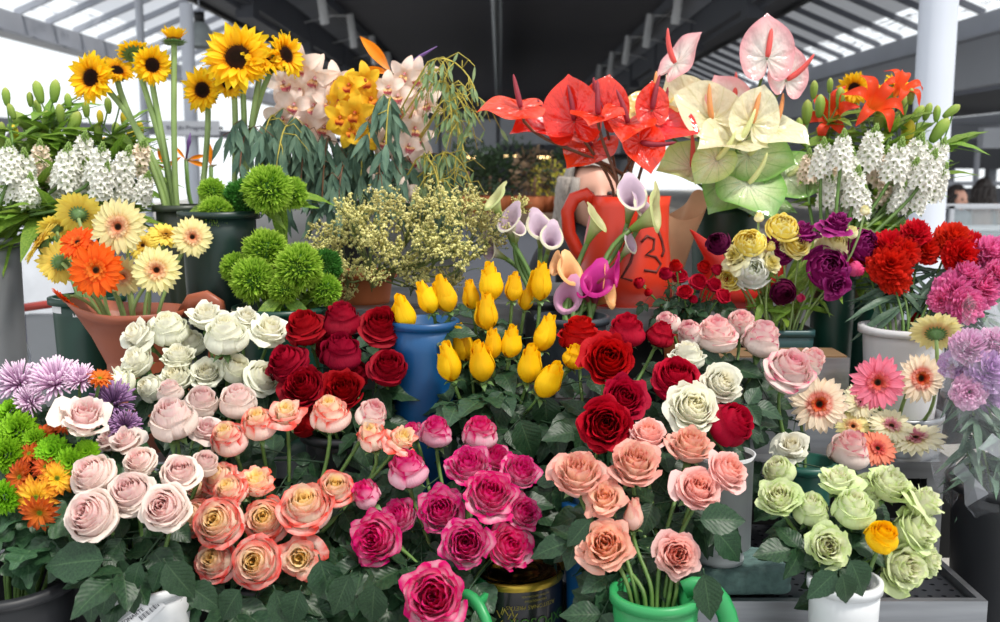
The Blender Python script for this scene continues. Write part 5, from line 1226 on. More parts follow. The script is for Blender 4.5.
# ------------------------------------------------------------------ ranunculus
RNM = dict(yellow=rmat('yellow_ranunculus', (214, 180, 40), (242, 216, 80), (246, 226, 120), edge=((254, 246, 180), .82, 1.1), trans=.3), purple=rmat('purple_ranunculus', (90, 8, 56), (128, 16, 88), (136, 24, 100), edge=((190, 70, 150), .88, 1.15), spec=.1), dark=rmat('dark_ranunculus', (60, 6, 34), (90, 14, 54), (90, 16, 60), spec=.1),
 rwhite=rmat('white_ranunculus', (206, 214, 170), (236, 236, 222), (236, 238, 228), edge=((255, 255, 252), .82, 1.1)), cream=rmat('cream_ranunculus', (226, 210, 110), (246, 238, 180), (248, 244, 210), trans=.4), rpink=rmat('pink_ranunculus', (220, 50, 110), (232, 70, 130), (236, 90, 146)))
PM.update(RNM)
for i, (px, py, rp, m, sh, ax, lab) in enumerate([
 (750,241,17,'yellow','ran',(-.3,-.7,.7),'yellow ranunculus above the white one'),(784,224,18,'yellow','ran',(0,-.5,.9),'highest yellow ranunculus, below the green anthuriums'),(797,243,16,'yellow','open',(.1,-1,.3),'yellow ranunculus beside the cream one'),(834,242,18,'cream','ran',(0,-.5,.8),'cream ranunculus between the purple ones'),
 (753,269,20,'rwhite','ran',(-.1,-.9,.4),'large white ranunculus among yellow ones'),(735,256,14,'cream','loose',(-.6,-.7,.4),'cream ranunculus tucked beside the large white one'),(729,278,14,'yellow','open',(-.4,-.9,.1),'lowest pale yellow open ranunculus near the red spray roses'),
 (867,243,19,'purple','ran',(.3,-.8,.5),'round purple ranunculus beside the red carnations'),(829,266,24,'purple','ran',(-.1,-.9,.4),'largest purple ranunculus in the pot'),(837,224,16,'purple','loose',(0,-.5,.9),'highest magenta-purple ranunculus in the pot'),(803,233,15,'purple','loose',(0,-.4,.9),'purple ranunculus behind the yellow ones'),
 (780,249,18,'purple','ran',(0,-.9,.3),'purple ranunculus half hidden below the yellow ones'),(717,241,13,'dark','ran',(-.5,-.6,.6),'dark violet ranunculus above the plain red can spout'),(785,293,14,'dark','ran',(0,-1,.0),'darkest ranunculus hanging low over the teal pot'),(857,269,11,'rpink','bud',(.6,-.4,-.3),'pink half-open ranunculus bud below the round purple one'),
 (852,232,9,'cream','bud',(0,-.2,1),'small cream bud beside the round purple ranunculus'),(865,210,7,'cream','bud',(.1,-.1,1),'tiny cream bud standing highest on a thin stem'),(771,246,7,'yellow','bud',(0,-.2,1),'tiny yellow bud beside the yellow ranunculus'),(801,298,6,'rpink','bud',(.2,-.6,.2),'tiny pink bud beside the darkest ranunculus'),(759,217,7,'cream','bud',(0,-.2,1),'small cream bud under the green anthuriums'),(836,282,17,'purple','loose',(.1,-.9,-.2),'purple ranunculus drooping under the largest one'),(770,263,13,'cream','loose',(.3,-.8,.3),'cream ranunculus pressed behind the large white one')]):
    pt = P(px, py, 1.86+(i % 4)*.012-.03); s = S(rp*1.08, pt); ax = Vector(ax).normalized()+Vector((0, -.45 if sh == 'ran' else 0, 0))
    flower('ranunculus', lab, 'ranunculus', 'ranunculus', pt, ax, s, 'ranun', [('bloom', rose(PM[m], sh, i % 2), 0, 1)], off=ROSE_SHAPES[sh]['H']*.5, seed=i, stem=(M_stem_pale, .0022), leaves=(2, .05, [LANCE, LANCE2], .2, .7), droop=.5)
# ------------------------------------------------------------------ star-of-bethlehem
def stars(rows, ves, Y, desc, group, pr):
    pl = places([(a[0], a[1]) for a in rows], pr)
    for i, (px, py, rp) in enumerate(rows):
        pt = P(px, py, Y+((i*7) % 5)*.022-.03); s = S(rp*1.12, pt); k = 3 if (i % 5 == 2) else i % 3
        B, Mo, rr = VES[ves]; ax = ((pt.x-Mo.x)*1.2, -.12-(i % 3)*.06, .9)
        flower('star_flower_spike', '%s, %s' % (desc, pl[i]), 'star flower', group, pt, ax, s, ves, [('florets', SPIKES[k][0], 0, 1), ('green_tip', SPIKES[k][1], 0, 1)], off=0, seed=i, stem=(M_stem, .0035), leaves=(1, .16, [LANCE2], .2, .6))
stars([(9,163,15),(25,172,16),(41,160,14),(66,168,17),(83,153,15),(99,165,16),(123,170,17),(139,160,15),(14,185,15),(62,186,15),(103,182,15),(144,189,13),(44,177,15),(2,172,15),(82,180,14),(30,192,13),(124,190,12),(96,192,12)], 'starl', 2.05, 'white star flower spike', 'white star flowers behind the cream gerberas', 12)
stars([(842,152,15),(871,150,17),(881,170,16),(896,163,17),(914,158,17),(927,172,16),(849,172,16),(831,176,15),(822,160,15),(937,158,14),(855,188,15),(909,181,16),(884,190,15),(918,196,15),(937,184,15),(862,203,13),(828,192,14),(808,168,13),(900,200,13),(842,200,12)], 'starr', 2.00, 'white star flower spike near the column', 'white star flowers below the lilies', 12)
# ------------------------------------------------------------------ lilies in bud, orange lilies
M_lily = petal_mat('orange_lily', v=[(0, C(250, 150, 60)), (.3, C(236, 70, 30)), (1, C(226, 60, 36))], trans=.3, rough=.4)
LILY = lily('bloom', M_lily)
def lilystem(rows, ves, Y, group, leafsz=.085):
    for i, (lab, buds) in enumerate(rows):
        B, Mo, rr = VES[ves]; pts = [P(b[0], b[1], Y+(i % 3)*.03) for b in buds]
        c = sum(pts, Vector())/len(pts); node = c-Vector((0, 0, .06)); r = random.Random(i+3)
        t = thing('lily_stem', lab, 'lily', B, group); M2 = Mo+Vector((r.uniform(-.6, .6)*rr, 0, 0)); node.z = max(node.z, M2.z+.02)
        path = bez(M2, M2.lerp(node, .3)+Vector((0, 0, .04)), node-Vector((0, 0, .06)), node, 8)
        mb = MB(); mb.x = Matrix.Translation(-B); mb.tube([B]+path, .0035, 6)
        for p in pts: mb.tube(bez(node, node+(p-node)*.3+Vector((0, 0, .0)), p-Vector((0, 0, .02)), p, 5), .0018, 5)
        mb.x = None; link('stem', mb.mesh('stem', M_stem), t, Matrix.Translation(B))
        for (px, py, rp, k, ax), p in zip(buds, pts):
            if k == 'o': link('bloom', LILY, t, frame(p, ax, S(rp, p), r.uniform(0, 6)))
            else: link('bud', LBUD_Y if k == 'y' else LBUD, t, frame(p-Vector(ax).normalized()*S(rp, p)*.5, ax, S(rp*.85, p)))
        for k in range(26 if ves == 'greenl' else 17):
            q = path[3+k % 6]+(node-path[8])+Vector((r.uniform(-.02, .02), r.uniform(-.02, .02), r.uniform(-.02, .02)))*(0); a = r.uniform(0, 6.28); d = Vector((math.cos(a), math.sin(a)*.7, r.uniform(.1, .9)))
            link('leaf', r.choice([LANCE, LANCE2]), t, leafframe(q, d, Vector((-d.x, -d.y-.4, 1)), leafsz*r.uniform(.8, 1.3)))
b = lambda x, y, h, k='g', ax=(0, -.1, 1): (x, y, h, k, ax)
lilystem([('lily stem with green buds at the edge of the sky, outermost', [b(6,95,22),b(11,110,20,ax=(-.3,0,1))]),('lily stem with two tall green buds against the sky', [b(38,90,28,ax=(-.2,0,1)),b(55,89,28,ax=(.15,0,1))]),('lily stem with a long bud leaning over the star flowers', [b(21,120,36,ax=(-.7,-.1,.5)),b(37,108,24)]),
 ('lily stem with wide green buds beside the nearest sunflower', [b(75,122,34,ax=(.4,-.1,.8)),b(60,112,24)]),('lily stem with a yellow-green bud above the star flowers', [b(58,141,30,'y',(.2,-.3,.8)),b(44,140,30)]),('lily stem with yellowing buds between the sunflower stems', [b(131,138,26,'y'),b(116,130,24),b(124,118,20,'y')]),
 ('lily stem with green buds behind the sunflower stems', [b(98,131,24),b(108,104,20),b(86,108,20)]),('lily stem with a fat green bud at the picture edge', [b(4,148,38),b(14,133,24,'y')]),('lily stem with pale yellow buds low beside the sunflower stems', [b(105,145,24,'y'),b(140,128,20,'y'),b(92,150,20)]),('lily stem with close-set little buds, lowest by the zinc bucket', [b(16,150,18),b(30,145,18),b(2,128,18)]),('lily stem with thin buds between two tall pairs', [b(46,118,22,ax=(.2,0,1)),b(68,100,20),b(30,98,18)]),('lily stem with leafy tip above the blush star flowers', [b(82,138,22),b(72,146,20,'y')]),('lily stem with small buds under the small sunflower', [b(120,100,18),b(100,116,18,'y')])], 'greenl', 2.20, 'budding lilies by the open sky', .10)
lilystem([('lily stem with green buds nearest the pink anthuriums', [b(807,110,30),b(814,88,22),b(799,125,22)]),('lily stem with green buds beside the small dark-disc sunflower', [b(820,104,28),b(840,96,26),b(830,84,18)]),('lily stem with an orange flower reaching sideways', [b(838,121,30,'o',(-.6,-.7,.3)),b(840,141,30)]),
 ('lily stem with the tallest orange flower', [b(868,112,32,'o',(.1,-.9,.5)),b(882,113,38,ax=(.2,-.1,1))]),('lily stem with an orange flower in front of the small sunflowers', [b(893,97,26,'o',(.3,-.7,.7)),b(889,95,26)]),('lily stem with green buds before the white column', [b(918,113,26,ax=(.6,0,.9)),b(903,104,28),b(928,110,22,ax=(.3,0,1))]),
 ('lily stem with buds stretching past the white column', [b(953,110,24,ax=(.8,0,.6)),b(941,128,34,ax=(.5,-.1,.8)),b(937,112,20)]),('lily stem with a brownish bud above the star flowers', [b(908,132,36,'y',(.15,-.1,1)),b(896,120,24)]),('lily stem with low green buds under the orange lily', [b(852,135,24),b(822,132,22,'y',(-.7,-.2,.5))]),('lily stem with leafy top between the small sunflowers and column', [b(872,92,18),b(911,95,20)])], 'lily', 2.14, 'lilies by the white column')
# ------------------------------------------------------------------ green pompom carnations
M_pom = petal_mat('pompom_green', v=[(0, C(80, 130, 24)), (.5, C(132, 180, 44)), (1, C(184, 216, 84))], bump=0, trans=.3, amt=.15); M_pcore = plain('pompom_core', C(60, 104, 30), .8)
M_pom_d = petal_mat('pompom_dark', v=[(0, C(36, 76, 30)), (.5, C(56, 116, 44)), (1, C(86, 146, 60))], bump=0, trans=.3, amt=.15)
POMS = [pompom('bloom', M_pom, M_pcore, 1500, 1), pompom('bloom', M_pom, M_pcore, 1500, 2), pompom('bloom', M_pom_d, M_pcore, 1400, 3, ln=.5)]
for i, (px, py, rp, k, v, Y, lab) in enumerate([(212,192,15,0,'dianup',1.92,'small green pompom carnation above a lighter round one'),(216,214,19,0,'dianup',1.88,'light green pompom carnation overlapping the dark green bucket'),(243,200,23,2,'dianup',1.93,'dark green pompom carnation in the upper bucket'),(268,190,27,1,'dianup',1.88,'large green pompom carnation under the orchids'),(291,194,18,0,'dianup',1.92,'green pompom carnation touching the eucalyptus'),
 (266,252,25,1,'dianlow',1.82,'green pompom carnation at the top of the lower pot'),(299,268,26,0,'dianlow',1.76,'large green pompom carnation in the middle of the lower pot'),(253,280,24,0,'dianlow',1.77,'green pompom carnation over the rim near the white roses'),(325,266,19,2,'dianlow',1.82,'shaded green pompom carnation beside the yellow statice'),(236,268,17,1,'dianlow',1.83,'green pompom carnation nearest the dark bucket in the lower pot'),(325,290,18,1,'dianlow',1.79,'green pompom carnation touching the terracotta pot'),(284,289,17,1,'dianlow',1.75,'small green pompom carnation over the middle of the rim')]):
    pt = P(px, py, Y); flower('pompom_carnation', lab, 'carnation', 'green pompom carnations', pt, ((px-270)/120, -.4, .9), S(rp*1.12, pt), v, [('bloom', POMS[k], 0, 1)], off=0, seed=i, stem=(M_stem, .003), leaves=(3, .085, [LANCE, LANCE2], .45, .95))
# ------------------------------------------------------------------ statice
M_stat = petal_mat('statice_floret', v=[(0, C(214, 206, 110)), (1, C(248, 240, 170))], bump=0, amt=.15); M_stattw = plain('statice_twig', C(110, 124, 70), .7)
def statice(seed, n=150):
    r = random.Random(seed); fb = MB(); tw = MB()
    nb = 9
    for k in range(nb):
        a = k*2.4; e = r.uniform(.35, 1.3); d = Vector((math.cos(a)*math.cos(e), math.sin(a)*math.cos(e), math.sin(e))); tipp = d*r.uniform(.8, 1.1); base = Vector((0, 0, -.7))
        path = bez(base, base+Vector((0, 0, .4)), tipp-d*.3, tipp, 6); tw.tube(path, .012, 3)
        for j in range(n//nb):
            f = r.uniform(.5, 1.0); q = path[int(f*6)].lerp(tipp, .3*r.random())+Vector((r.gauss(0, .12), r.gauss(0, .12), r.gauss(0, .10)+.02)); m = r.uniform(.8, 1.25)
            for l in range(r.choice((2, 3, 4))):
                c = q+Vector((r.gauss(0, .028), r.gauss(0, .028), r.gauss(0, .028))); dd = Vector((r.uniform(-1, 1), r.uniform(-1, 1), r.uniform(-.2, 1))).normalized()
                fb.x = frame(c, dd, m*1.45); o = len(fb.v)
                fb.add((0, 0, -.03), (.5, 0))
                for h in range(5): fb.add((.032*math.cos(h*1.257), .032*math.sin(h*1.257), .018*(1 if h % 2 else .7)), (.5, 1))
                fb.add((0, 0, .0), (.5, .5))
                for h in range(5): fb.face((o, o+1+h, o+1+(h+1) % 5)); fb.face((o+6, o+1+(h+1) % 5, o+1+h))
                fb.x = None
            if j % 2: tw.tube([path[int(f*6)], q], .006, 3)
    return fb.mesh('florets', M_stat), tw.mesh('twigs', M_stattw)
STAT = [statice(i) for i in range(4)]
SR = [(332,240,26),(352,214,24),(385,206,24),(410,222,28),(370,245,30),(345,270,24),(395,258,28),(430,200,22),(450,215,26),(470,202,20),(480,225,24),(440,245,28),(465,258,26),(415,275,24),(330,262,20),(320,245,16),(490,240,20),(450,282,20),(372,276,18),(502,222,14),(520,206,12),(360,225,22),(425,245,24),(345,292,14)]
pl = places([(a, b_) for a, b_, c in SR], 22)
for i, (px, py, rp) in enumerate(SR):
    pt = P(px, py, 1.97-.012*((i*5) % 7)+.0); s = S(rp*1.15, pt); k = i % 4; B, Mo, rr = VES['statice']
    flower('statice_spray', 'pale yellow statice spray, %s' % pl[i], 'statice', 'yellow statice', pt, ((pt.x-Mo.x)*2, -.35, .9), s, 'statice', [('florets', STAT[k][0], 0, 1), ('twigs', STAT[k][1], 0, 1)], off=.2, seed=i, stem=(M_stattw, .002))
# ------------------------------------------------------------------ orchids, eucalyptus, bird of paradise
M_orw = petal_mat('orchid_white', v=[(0, C(250, 226, 206)), (.4, C(250, 232, 220)), (1, C(250, 222, 206))], trans=.35, bump=.15); M_ory = petal_mat('orchid_yellow', v=[(0, C(250, 196, 40)), (1, C(250, 206, 50))], trans=.35, bump=.15)
M_lipw = petal_mat('orchid_lip', v=[(0, C(250, 200, 110)), (.35, C(240, 200, 150)), (.6, C(196, 70, 90)), (1, C(236, 190, 190))], trans=.2, blotch=(C(150, 30, 60), 14, .55, .62)); M_lipy = petal_mat('orchid_lip_orange', v=[(0, C(240, 160, 40)), (.5, C(226, 130, 40)), (.75, C(170, 30, 40)), (1, C(220, 130, 50))], trans=.2)
ORW = [orchid('petals', M_orw, i) for i in range(2)]; ORY = [orchid('petals', M_ory, i+4) for i in range(2)]; LPW = orchid_lip('lip', M_lipw); LPY = orchid_lip('lip', M_lipy)
def spray(lab, Y, pts, pet, lip, rp=21):
    B, Mo, rr = VES['orchid']; t = thing('orchid_spray', lab, 'orchid', B, 'orchid sprays'); r = random.Random(len(lab))
    P3 = [P(a, c, Y+.01*(i % 3)) for i, (a, c) in enumerate(pts)]; ax = sorted(P3, key=lambda p: p.z); spine = [B, Mo+Vector((r.uniform(-.02, .02), 0, 0))]
    n = max(2, len(ax)//3)
    for i in range(0, len(ax), 3): g = ax[i:i+3]; spine.append(sum(g, Vector())/len(g)+Vector((0, .03, 0)))
    mb = MB(); mb.x = Matrix.Translation(-B); mb.tube(spine, .004, 6)
    for p in P3:
        q = min(spine[1:], key=lambda s_: (s_-p).length); mb.tube([q, q.lerp(p, .6)+Vector((0, .012, -.003)), p+Vector((0, .008, 0))], .0022, 5)
    mb.x = None; link('stem', mb.mesh('stem', M_stem_pale), t, Matrix.Translation(B))
    for i, p in enumerate(P3):
        a = (r.uniform(-.5, .5), -1, r.uniform(-.35, .35)); o = link('blossom', pet[i % 2], t, frame(p, a, S(rp*r.uniform(.88, 1.1), p), r.uniform(-.4, .4)))
        HEADS.append(scr(p)+(rp*.8,)); o2 = bpy.data.objects.new('lip', lip); COL.objects.link(o2); o2.parent = o
spray('tall spray of white orchids beside the sunflowers', 2.20, [(301,66),(318,78),(284,84),(294,106),(316,106),(308,127),(331,104),(334,82),(326,128),(283,120),(345,100),(300,90)], ORW, LPW)
spray('spray of yellow orchids between the two white ones', 2.16, [(350,86),(364,80),(341,101),(356,113),(350,130),(370,100),(340,118),(362,140)], ORY, LPY, 19)
spray('spray of white orchids next to the yellow twigs', 2.18, [(389,88),(405,74),(421,77),(398,98),(428,104),(415,110),(388,124),(414,128),(374,141),(408,147),(398,112),(420,140),(386,142),(410,160),(374,120)], ORW, LPW, 18)
spray('low spray of two peach orchids half hidden in the eucalyptus', 2.12, [(404,192),(381,172)], ORW, LPW, 14)
def branch(lab, ap, tip, Y, n, leafmat_meshes, tw, lsz, group, ves='orchid', name='eucalyptus_branch', cat='eucalyptus', sub=0, hang=1.0):
    B, Mo, rr = VES[ves]; r = random.Random(int(ap[0]*7+ap[1])); A = P(ap[0], ap[1], Y); T_ = P(tip[0], tip[1], Y-.06)
    M2 = Mo+Vector((r.uniform(-1, 1)*rr*.6, 0, 0)); t = thing(name, lab, cat, B, group)
    up = bez(M2, M2+Vector((0, 0, .1)), A-Vector(((T_-A).x*.5, 0, .08)), A, 8); dn = bez(A, A+Vector(((T_-A).x*.5, -.01, .03)), T_+Vector((0, 0, .05)), T_, 8)
    path = up+dn[1:]
    mb = MB(); mb.x = Matrix.Translation(-B); mb.tube([B]+path, .0018, 4); twigs = []
    for k in range(sub):
        q = dn[1+k % 7]; e = q+Vector((r.uniform(-.05, .06), r.uniform(-.04, .02), r.uniform(-.08, .01))); mid = q.lerp(e, .5)+Vector((0, 0, .015)); mb.tube([q, mid, e], [.0012, .001, .0008], 4); twigs += [mid, e]
    mb.x = None; link('branch', mb.mesh('branch', tw), t, Matrix.Translation(B))
    lm = MB()
    for k in range(n):
        f = 4+(k/n)*12; q = path[int(f)].lerp(path[min(16, int(f)+1)], f-int(f)) if not twigs or r.random() < .4 else r.choice(twigs)
        d = Vector((r.uniform(-.45, .45), r.uniform(-.5, .2), -hang*r.uniform(.5, 1.2)+.0)).normalized()
        M = leafframe(q, d, Vector((r.uniform(-.6, .6), -1, .2)), lsz*r.uniform(.7, 1.2)); w_ = r.uniform(.085, .13)
        leaflet(lm, Matrix.Translation(-B) @ M, 1, w_, droop=r.uniform(-.15, .2), ser=0, nu=2, nv=6, fold=.3, pw=.85)
    link('leaves', lm.mesh('leaves', leafmat_meshes), t, Matrix.Translation(B))
EB = [((290,128),(276,186)),((310,132),(300,205)),((330,138),(322,212)),((350,142),(345,214)),((382,152),(378,222)),((402,156),(396,208)),((365,132),(361,196)),((420,146),(428,214)),((252,132),(240,176)),((276,118),(262,166)),((440,156),(452,226)),((318,150),(312,226)),((392,100),(386,150)),((345,168),(338,222)),((300,160),(286,216)),((430,180),(420,228))]
for i, (a_, t_) in enumerate(EB):
    branch('drooping grey-green eucalyptus branch, %s' % places([e[1] for e in EB], 16)[i], a_, t_, 2.14+.03*(i % 4), 52, M_euc, M_twig if i % 3 == 0 else M_stem_dark, .062, 'eucalyptus branches under the orchids', sub=4)
M_eucp = leaf_mat('pale_weeping_leaf', C(120, 150, 100), C(150, 174, 124), C(180, 196, 140), trans=.3, rough=.6, nveins=2)
YB = [((428,62),(478,106)),((424,84),(470,132)),((436,112),(464,160)),((436,156),(474,202)),((430,72),(452,122)),((440,176),(486,222)),((416,160),(440,200)),((445,90),(458,132))]
for i, (a_, t_) in enumerate(YB):
    branch('yellow-green weeping twig, %s' % places([e[1] for e in YB], 14)[i], a_, t_, 2.12+.03*(i % 3), 26, M_eucp, M_twig, .032, 'yellow weeping twigs beside the orchids', name='weeping_twig', cat='foliage', sub=16)
M_strel = petal_mat('strelitzia_orange', v=[(0, C(246, 180, 120)), (.4, C(250, 140, 20)), (1, C(250, 150, 10))], trans=.3); M_strp = plain('strelitzia_purple', C(120, 84, 150), .5, trans=.1); M_beak = plain('strelitzia_beak', C(120, 110, 80), .5)
def strel(lab, px, py, sc_, dirs, tongue, Y=2.22, ves='orchid'):
    B, Mo, rr = VES[ves]; p = P(px, py, Y); t = thing('bird_of_paradise', lab, 'bird of paradise flower', B, 'bird of paradise flowers'); s = S(sc_, p)
    mb = MB(); mb.x = Matrix.Translation(-B); mb.tube([B]+bez(Mo, Mo+Vector((0, 0, .1)), p-Vector((0, 0, .15)), p, 8), .005, 6); mb.x = None; link('stem', mb.mesh('stem', M_stem), t, Matrix.Translation(B))
    for (dx, dz, ln, w_) in dirs:
        mb = MB(); leaflet(mb, Matrix.Identity(4), 1, w_, droop=.12, ser=0, nu=4, nv=10, fold=.6, pw=1.15, sh=1.0); link('petal', mb.mesh('petal', M_strel), t, leafframe(p, (dx, -.1, dz), (dz*.3, -1, .2), s*ln))
    if tongue:
        d = Vector((tongue[0], -.05, tongue[1])).normalized(); x = d.cross(Vector((0, 1, 0)))
        mb = MB(); mb.tube([(0, 0, 0), d*s*.5, d*s*.75, d*s*1.15], [s*.04, s*.06, s*.10, s*.015], 6, flat=.4); link('tongue', mb.mesh('tongue', M_strp), t, Matrix.Translation(p))
    mb = MB(); mb.tube([(0, 0, -.3*s), (0, 0, 0), (.25*s, 0, .05*s)], [s*.05, s*.09, s*.02], 8); link('beak', mb.mesh('beak', M_beak), t, Matrix.Translation(p))
strel('orange bird of paradise flower above the yellow orchids', 392, 74, 46, [(-.62, .78, 1.05, .13), (-1, .25, .62, .12), (.8, .45, .35, .1)], (.85, .5))
V('far', 'dark bucket behind the sunflower bucket holding orange birds of paradise', 'bucket', 200, 2.36, .045, T2, ZAT(228, 2.36), M_blk)
strel('orange bird of paradise flower seen between the sunflower stems', 166, 168, 24, [(-.3, .9, .9, .13), (.7, .5, .8, .12), (-.9, .2, .7, .12)], None, 2.34, 'far')
strel('orange bird of paradise flower just below the street sign', 186, 160, 24, [(1, .25, .9, .1), (.9, -.25, 1, .1), (-.5, .7, .7, .1)], (.2, .9), 2.36, 'far')
strel('red-orange bird of paradise flower beside the tall sunflower stems', 211, 166, 24, [(0, 1, .95, .13), (-.2, .8, .8, .1)], None, 2.36, 'far')
# ------------------------------------------------------------------ chrysanthemums
M_mp = petal_mat('lilac_mum', v=[(0, C(206, 150, 196)), (.4, C(226, 184, 218)), (1, C(248, 226, 242))], bump=0, trans=.25); M_mg = petal_mat('green_mum', v=[(0, C(80, 140, 10)), (1, C(150, 206, 40))], bump=0, trans=.3); M_mo = petal_mat('orange_mum', v=[(0, C(210, 120, 20)), (.6, C(226, 110, 40)), (1, C(196, 84, 40))], bump=.3, trans=.3); M_my = petal_mat('yellow_mum', v=[(0, C(240, 190, 30)), (.55, C(250, 200, 60)), (1, C(226, 120, 40))], bump=.3, trans=.3)
SPM_ = [spider_mum('bloom', M_mp, i) for i in range(2)]
M_mpd = petal_mat('lilac_mum_shaded', v=[(0, C(130, 90, 140)), (1, C(180, 140, 186))], bump=0, trans=.2); SPMD = spider_mum('bloom', M_mpd, 5)  # darkened copy of the lilac mum, shade put into its colour
BTN = daisy('ray_petals', M_mg, [(22, .3, 1.0, -.1, .0, 1, 1), (22, .3, .95, 0, .22, .9, 1), (20, .25, .8, .05, .38, .8, 1), (18, .15, .62, .1, .5, .7, 1), (14, .05, .42, .2, .56, .6, 1), (9, 0, .22, .25, .58, .5, 1)], seed=3, w=.13, tip=4, cup=.3, jz=.05, jr=.08, nu=2, nv=4, base=.7, bow=.1)
ORM = [daisy('ray_petals', mt, [(15, .12, 1.0, 0, -.05, 1, 1), (14, .12, .9, .03, .08, .9, 1), (12, .1, .75, .05, .2, .8, .9)], seed=i+11, w=.13, tip=2.5, cup=.3, jz=.1, jr=.1, nu=2, nv=5, base=.5) for i, mt in enumerate((M_mo, M_my))]
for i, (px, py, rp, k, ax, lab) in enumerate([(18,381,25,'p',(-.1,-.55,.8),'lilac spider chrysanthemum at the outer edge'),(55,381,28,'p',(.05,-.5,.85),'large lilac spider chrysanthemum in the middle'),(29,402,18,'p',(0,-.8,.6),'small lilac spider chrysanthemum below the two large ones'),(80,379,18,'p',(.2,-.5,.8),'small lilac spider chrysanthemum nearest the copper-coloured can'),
 (113,402,24,'d',(.2,-.7,.6),'shaded lilac spider chrysanthemum behind the leaning pink rose'),(125,426,18,'d',(.3,-.7,.4),'shaded lilac spider chrysanthemum below another beside the leaning pink rose'),
 (16,431,22,'g',(-.1,-.9,.5),'bright green button chrysanthemum, largest of them'),(5,455,20,'g',(-.2,-1,.3),'green button chrysanthemum at the edge, under the largest'),(52,452,19,'g',(.1,-.9,.5),'green button chrysanthemum above the orange clusters'),(70,463,17,'g',(.1,-1,.3),'green button chrysanthemum touching the pale pink roses'),(86,452,14,'g',(.2,-.8,.5),'small green button chrysanthemum under the leaning pink rose'),(10,411,16,'g',(-.2,-.7,.6),'shaded green button chrysanthemum below the lilac ones'),(3,498,18,'g',(-.2,-1,.1),'lowest green button chrysanthemum at the edge'),(33,440,14,'g',(0,-.9,.4),'green button chrysanthemum beside the largest one'),
 (35,498,23,'y',(.05,-1,.2),'yellow and orange daisy chrysanthemum facing forward'),(43,434,14,'o',(0,-.6,.7),'small rust-orange chrysanthemum in the middle of the green ones'),(28,453,16,'o',(-.2,-.8,.6),'rust-orange chrysanthemum under the smaller one'),(18,477,19,'o',(-.4,-.9,.3),'rust-orange chrysanthemum leaning to the outer edge'),(57,478,19,'y',(.4,-.9,.4),'yellow-orange chrysanthemum beside the pale pink roses'),(39,514,21,'o',(.1,-1,-.2),'lowest orange chrysanthemum behind the yellow one'),(45,466,15,'o',(.1,-.8,.6),'orange chrysanthemum directly above the yellow one'),(63,424,12,'o',(.2,-.6,.7),'rust-orange chrysanthemum under the leaning pink rose'),(100,377,14,'o',(.3,-.4,.8),'faded orange chrysanthemum beside the copper-coloured can')]):
    Y = 1.40-.0012*(py-380)+(.06 if k == 'd' else 0); pt = P(px, py, Y)
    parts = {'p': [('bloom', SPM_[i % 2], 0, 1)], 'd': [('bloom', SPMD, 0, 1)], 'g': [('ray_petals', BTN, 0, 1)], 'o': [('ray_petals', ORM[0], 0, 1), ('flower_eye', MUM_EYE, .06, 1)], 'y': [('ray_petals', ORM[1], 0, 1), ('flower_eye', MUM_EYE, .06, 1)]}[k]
    flower('chrysanthemum', lab, 'chrysanthemum', {'p': 'lilac chrysanthemums', 'd': 'lilac chrysanthemums', 'g': 'green button chrysanthemums'}.get(k, 'orange chrysanthemums'), pt, ax, S(rp, pt), 'mums', parts, off=.2, seed=i+7, stem=(M_stem, .0026), leaves=(4, .075, [MUM_LEAF], .25, .9))
# ================================================================== plastic film round the pale carnations
def film_mat():
    m, nt, b = newmat('clear_film')
    b.inputs['Base Color'].default_value = C(236, 238, 246); b.inputs['Roughness'].default_value = .12; b.inputs['Alpha'].default_value = .22; b.inputs['Specular IOR Level'].default_value = .9
    tc = N(nt, 'ShaderNodeTexCoord'); v = N(nt, 'ShaderNodeTexVoronoi'); v.inputs['Scale'].default_value = 22; L(nt, tc.outputs['Object'], v.inputs[0]); sx = N(nt, 'ShaderNodeSeparateXYZ'); L(nt, v.outputs['Color'], sx.inputs[0]); L(nt, ramp(nt, sx.outputs[0], [(0, (.05, .05, .05, 1)), (.7, (.10, .10, .10, 1)), (.9, (.34, .34, .34, 1))]), b.inputs['Alpha']); b.inputs['Roughness'].default_value = .08
    return m
fx, fz = XAT(1020, 311, 1.50), ZAT(482, 1.50); mb = MB(); H_ = ZAT(318, 1.50)-fz
def film(u, v):
    a = 2*PI*u; r_ = (.075+.03*math.sin(PI*min(1, v*1.1))-.02*v*v)*(1+.10*math.sin(5*a+v*4)+.05*math.sin(11*a-v*9)); hh = H_*(v+.16*v**3*math.sin(3*a+1))
    return (r_*math.cos(a)-.025*v, r_*math.sin(a)*.9, hh-.05*(1-v))
mb.grid(film, 26, 11, wrap=True); r_ = random.Random(8); mb.v = [tuple(c+r_.uniform(-.009, .009) for c in v) for v in mb.v]
tag(link('plastic_film', mb.mesh('plastic_film', film_mat(), False), None, Matrix.Translation((fx, 1.50, fz))), 'crinkled clear plastic film wrapped around the pale lilac carnations', 'plastic film')
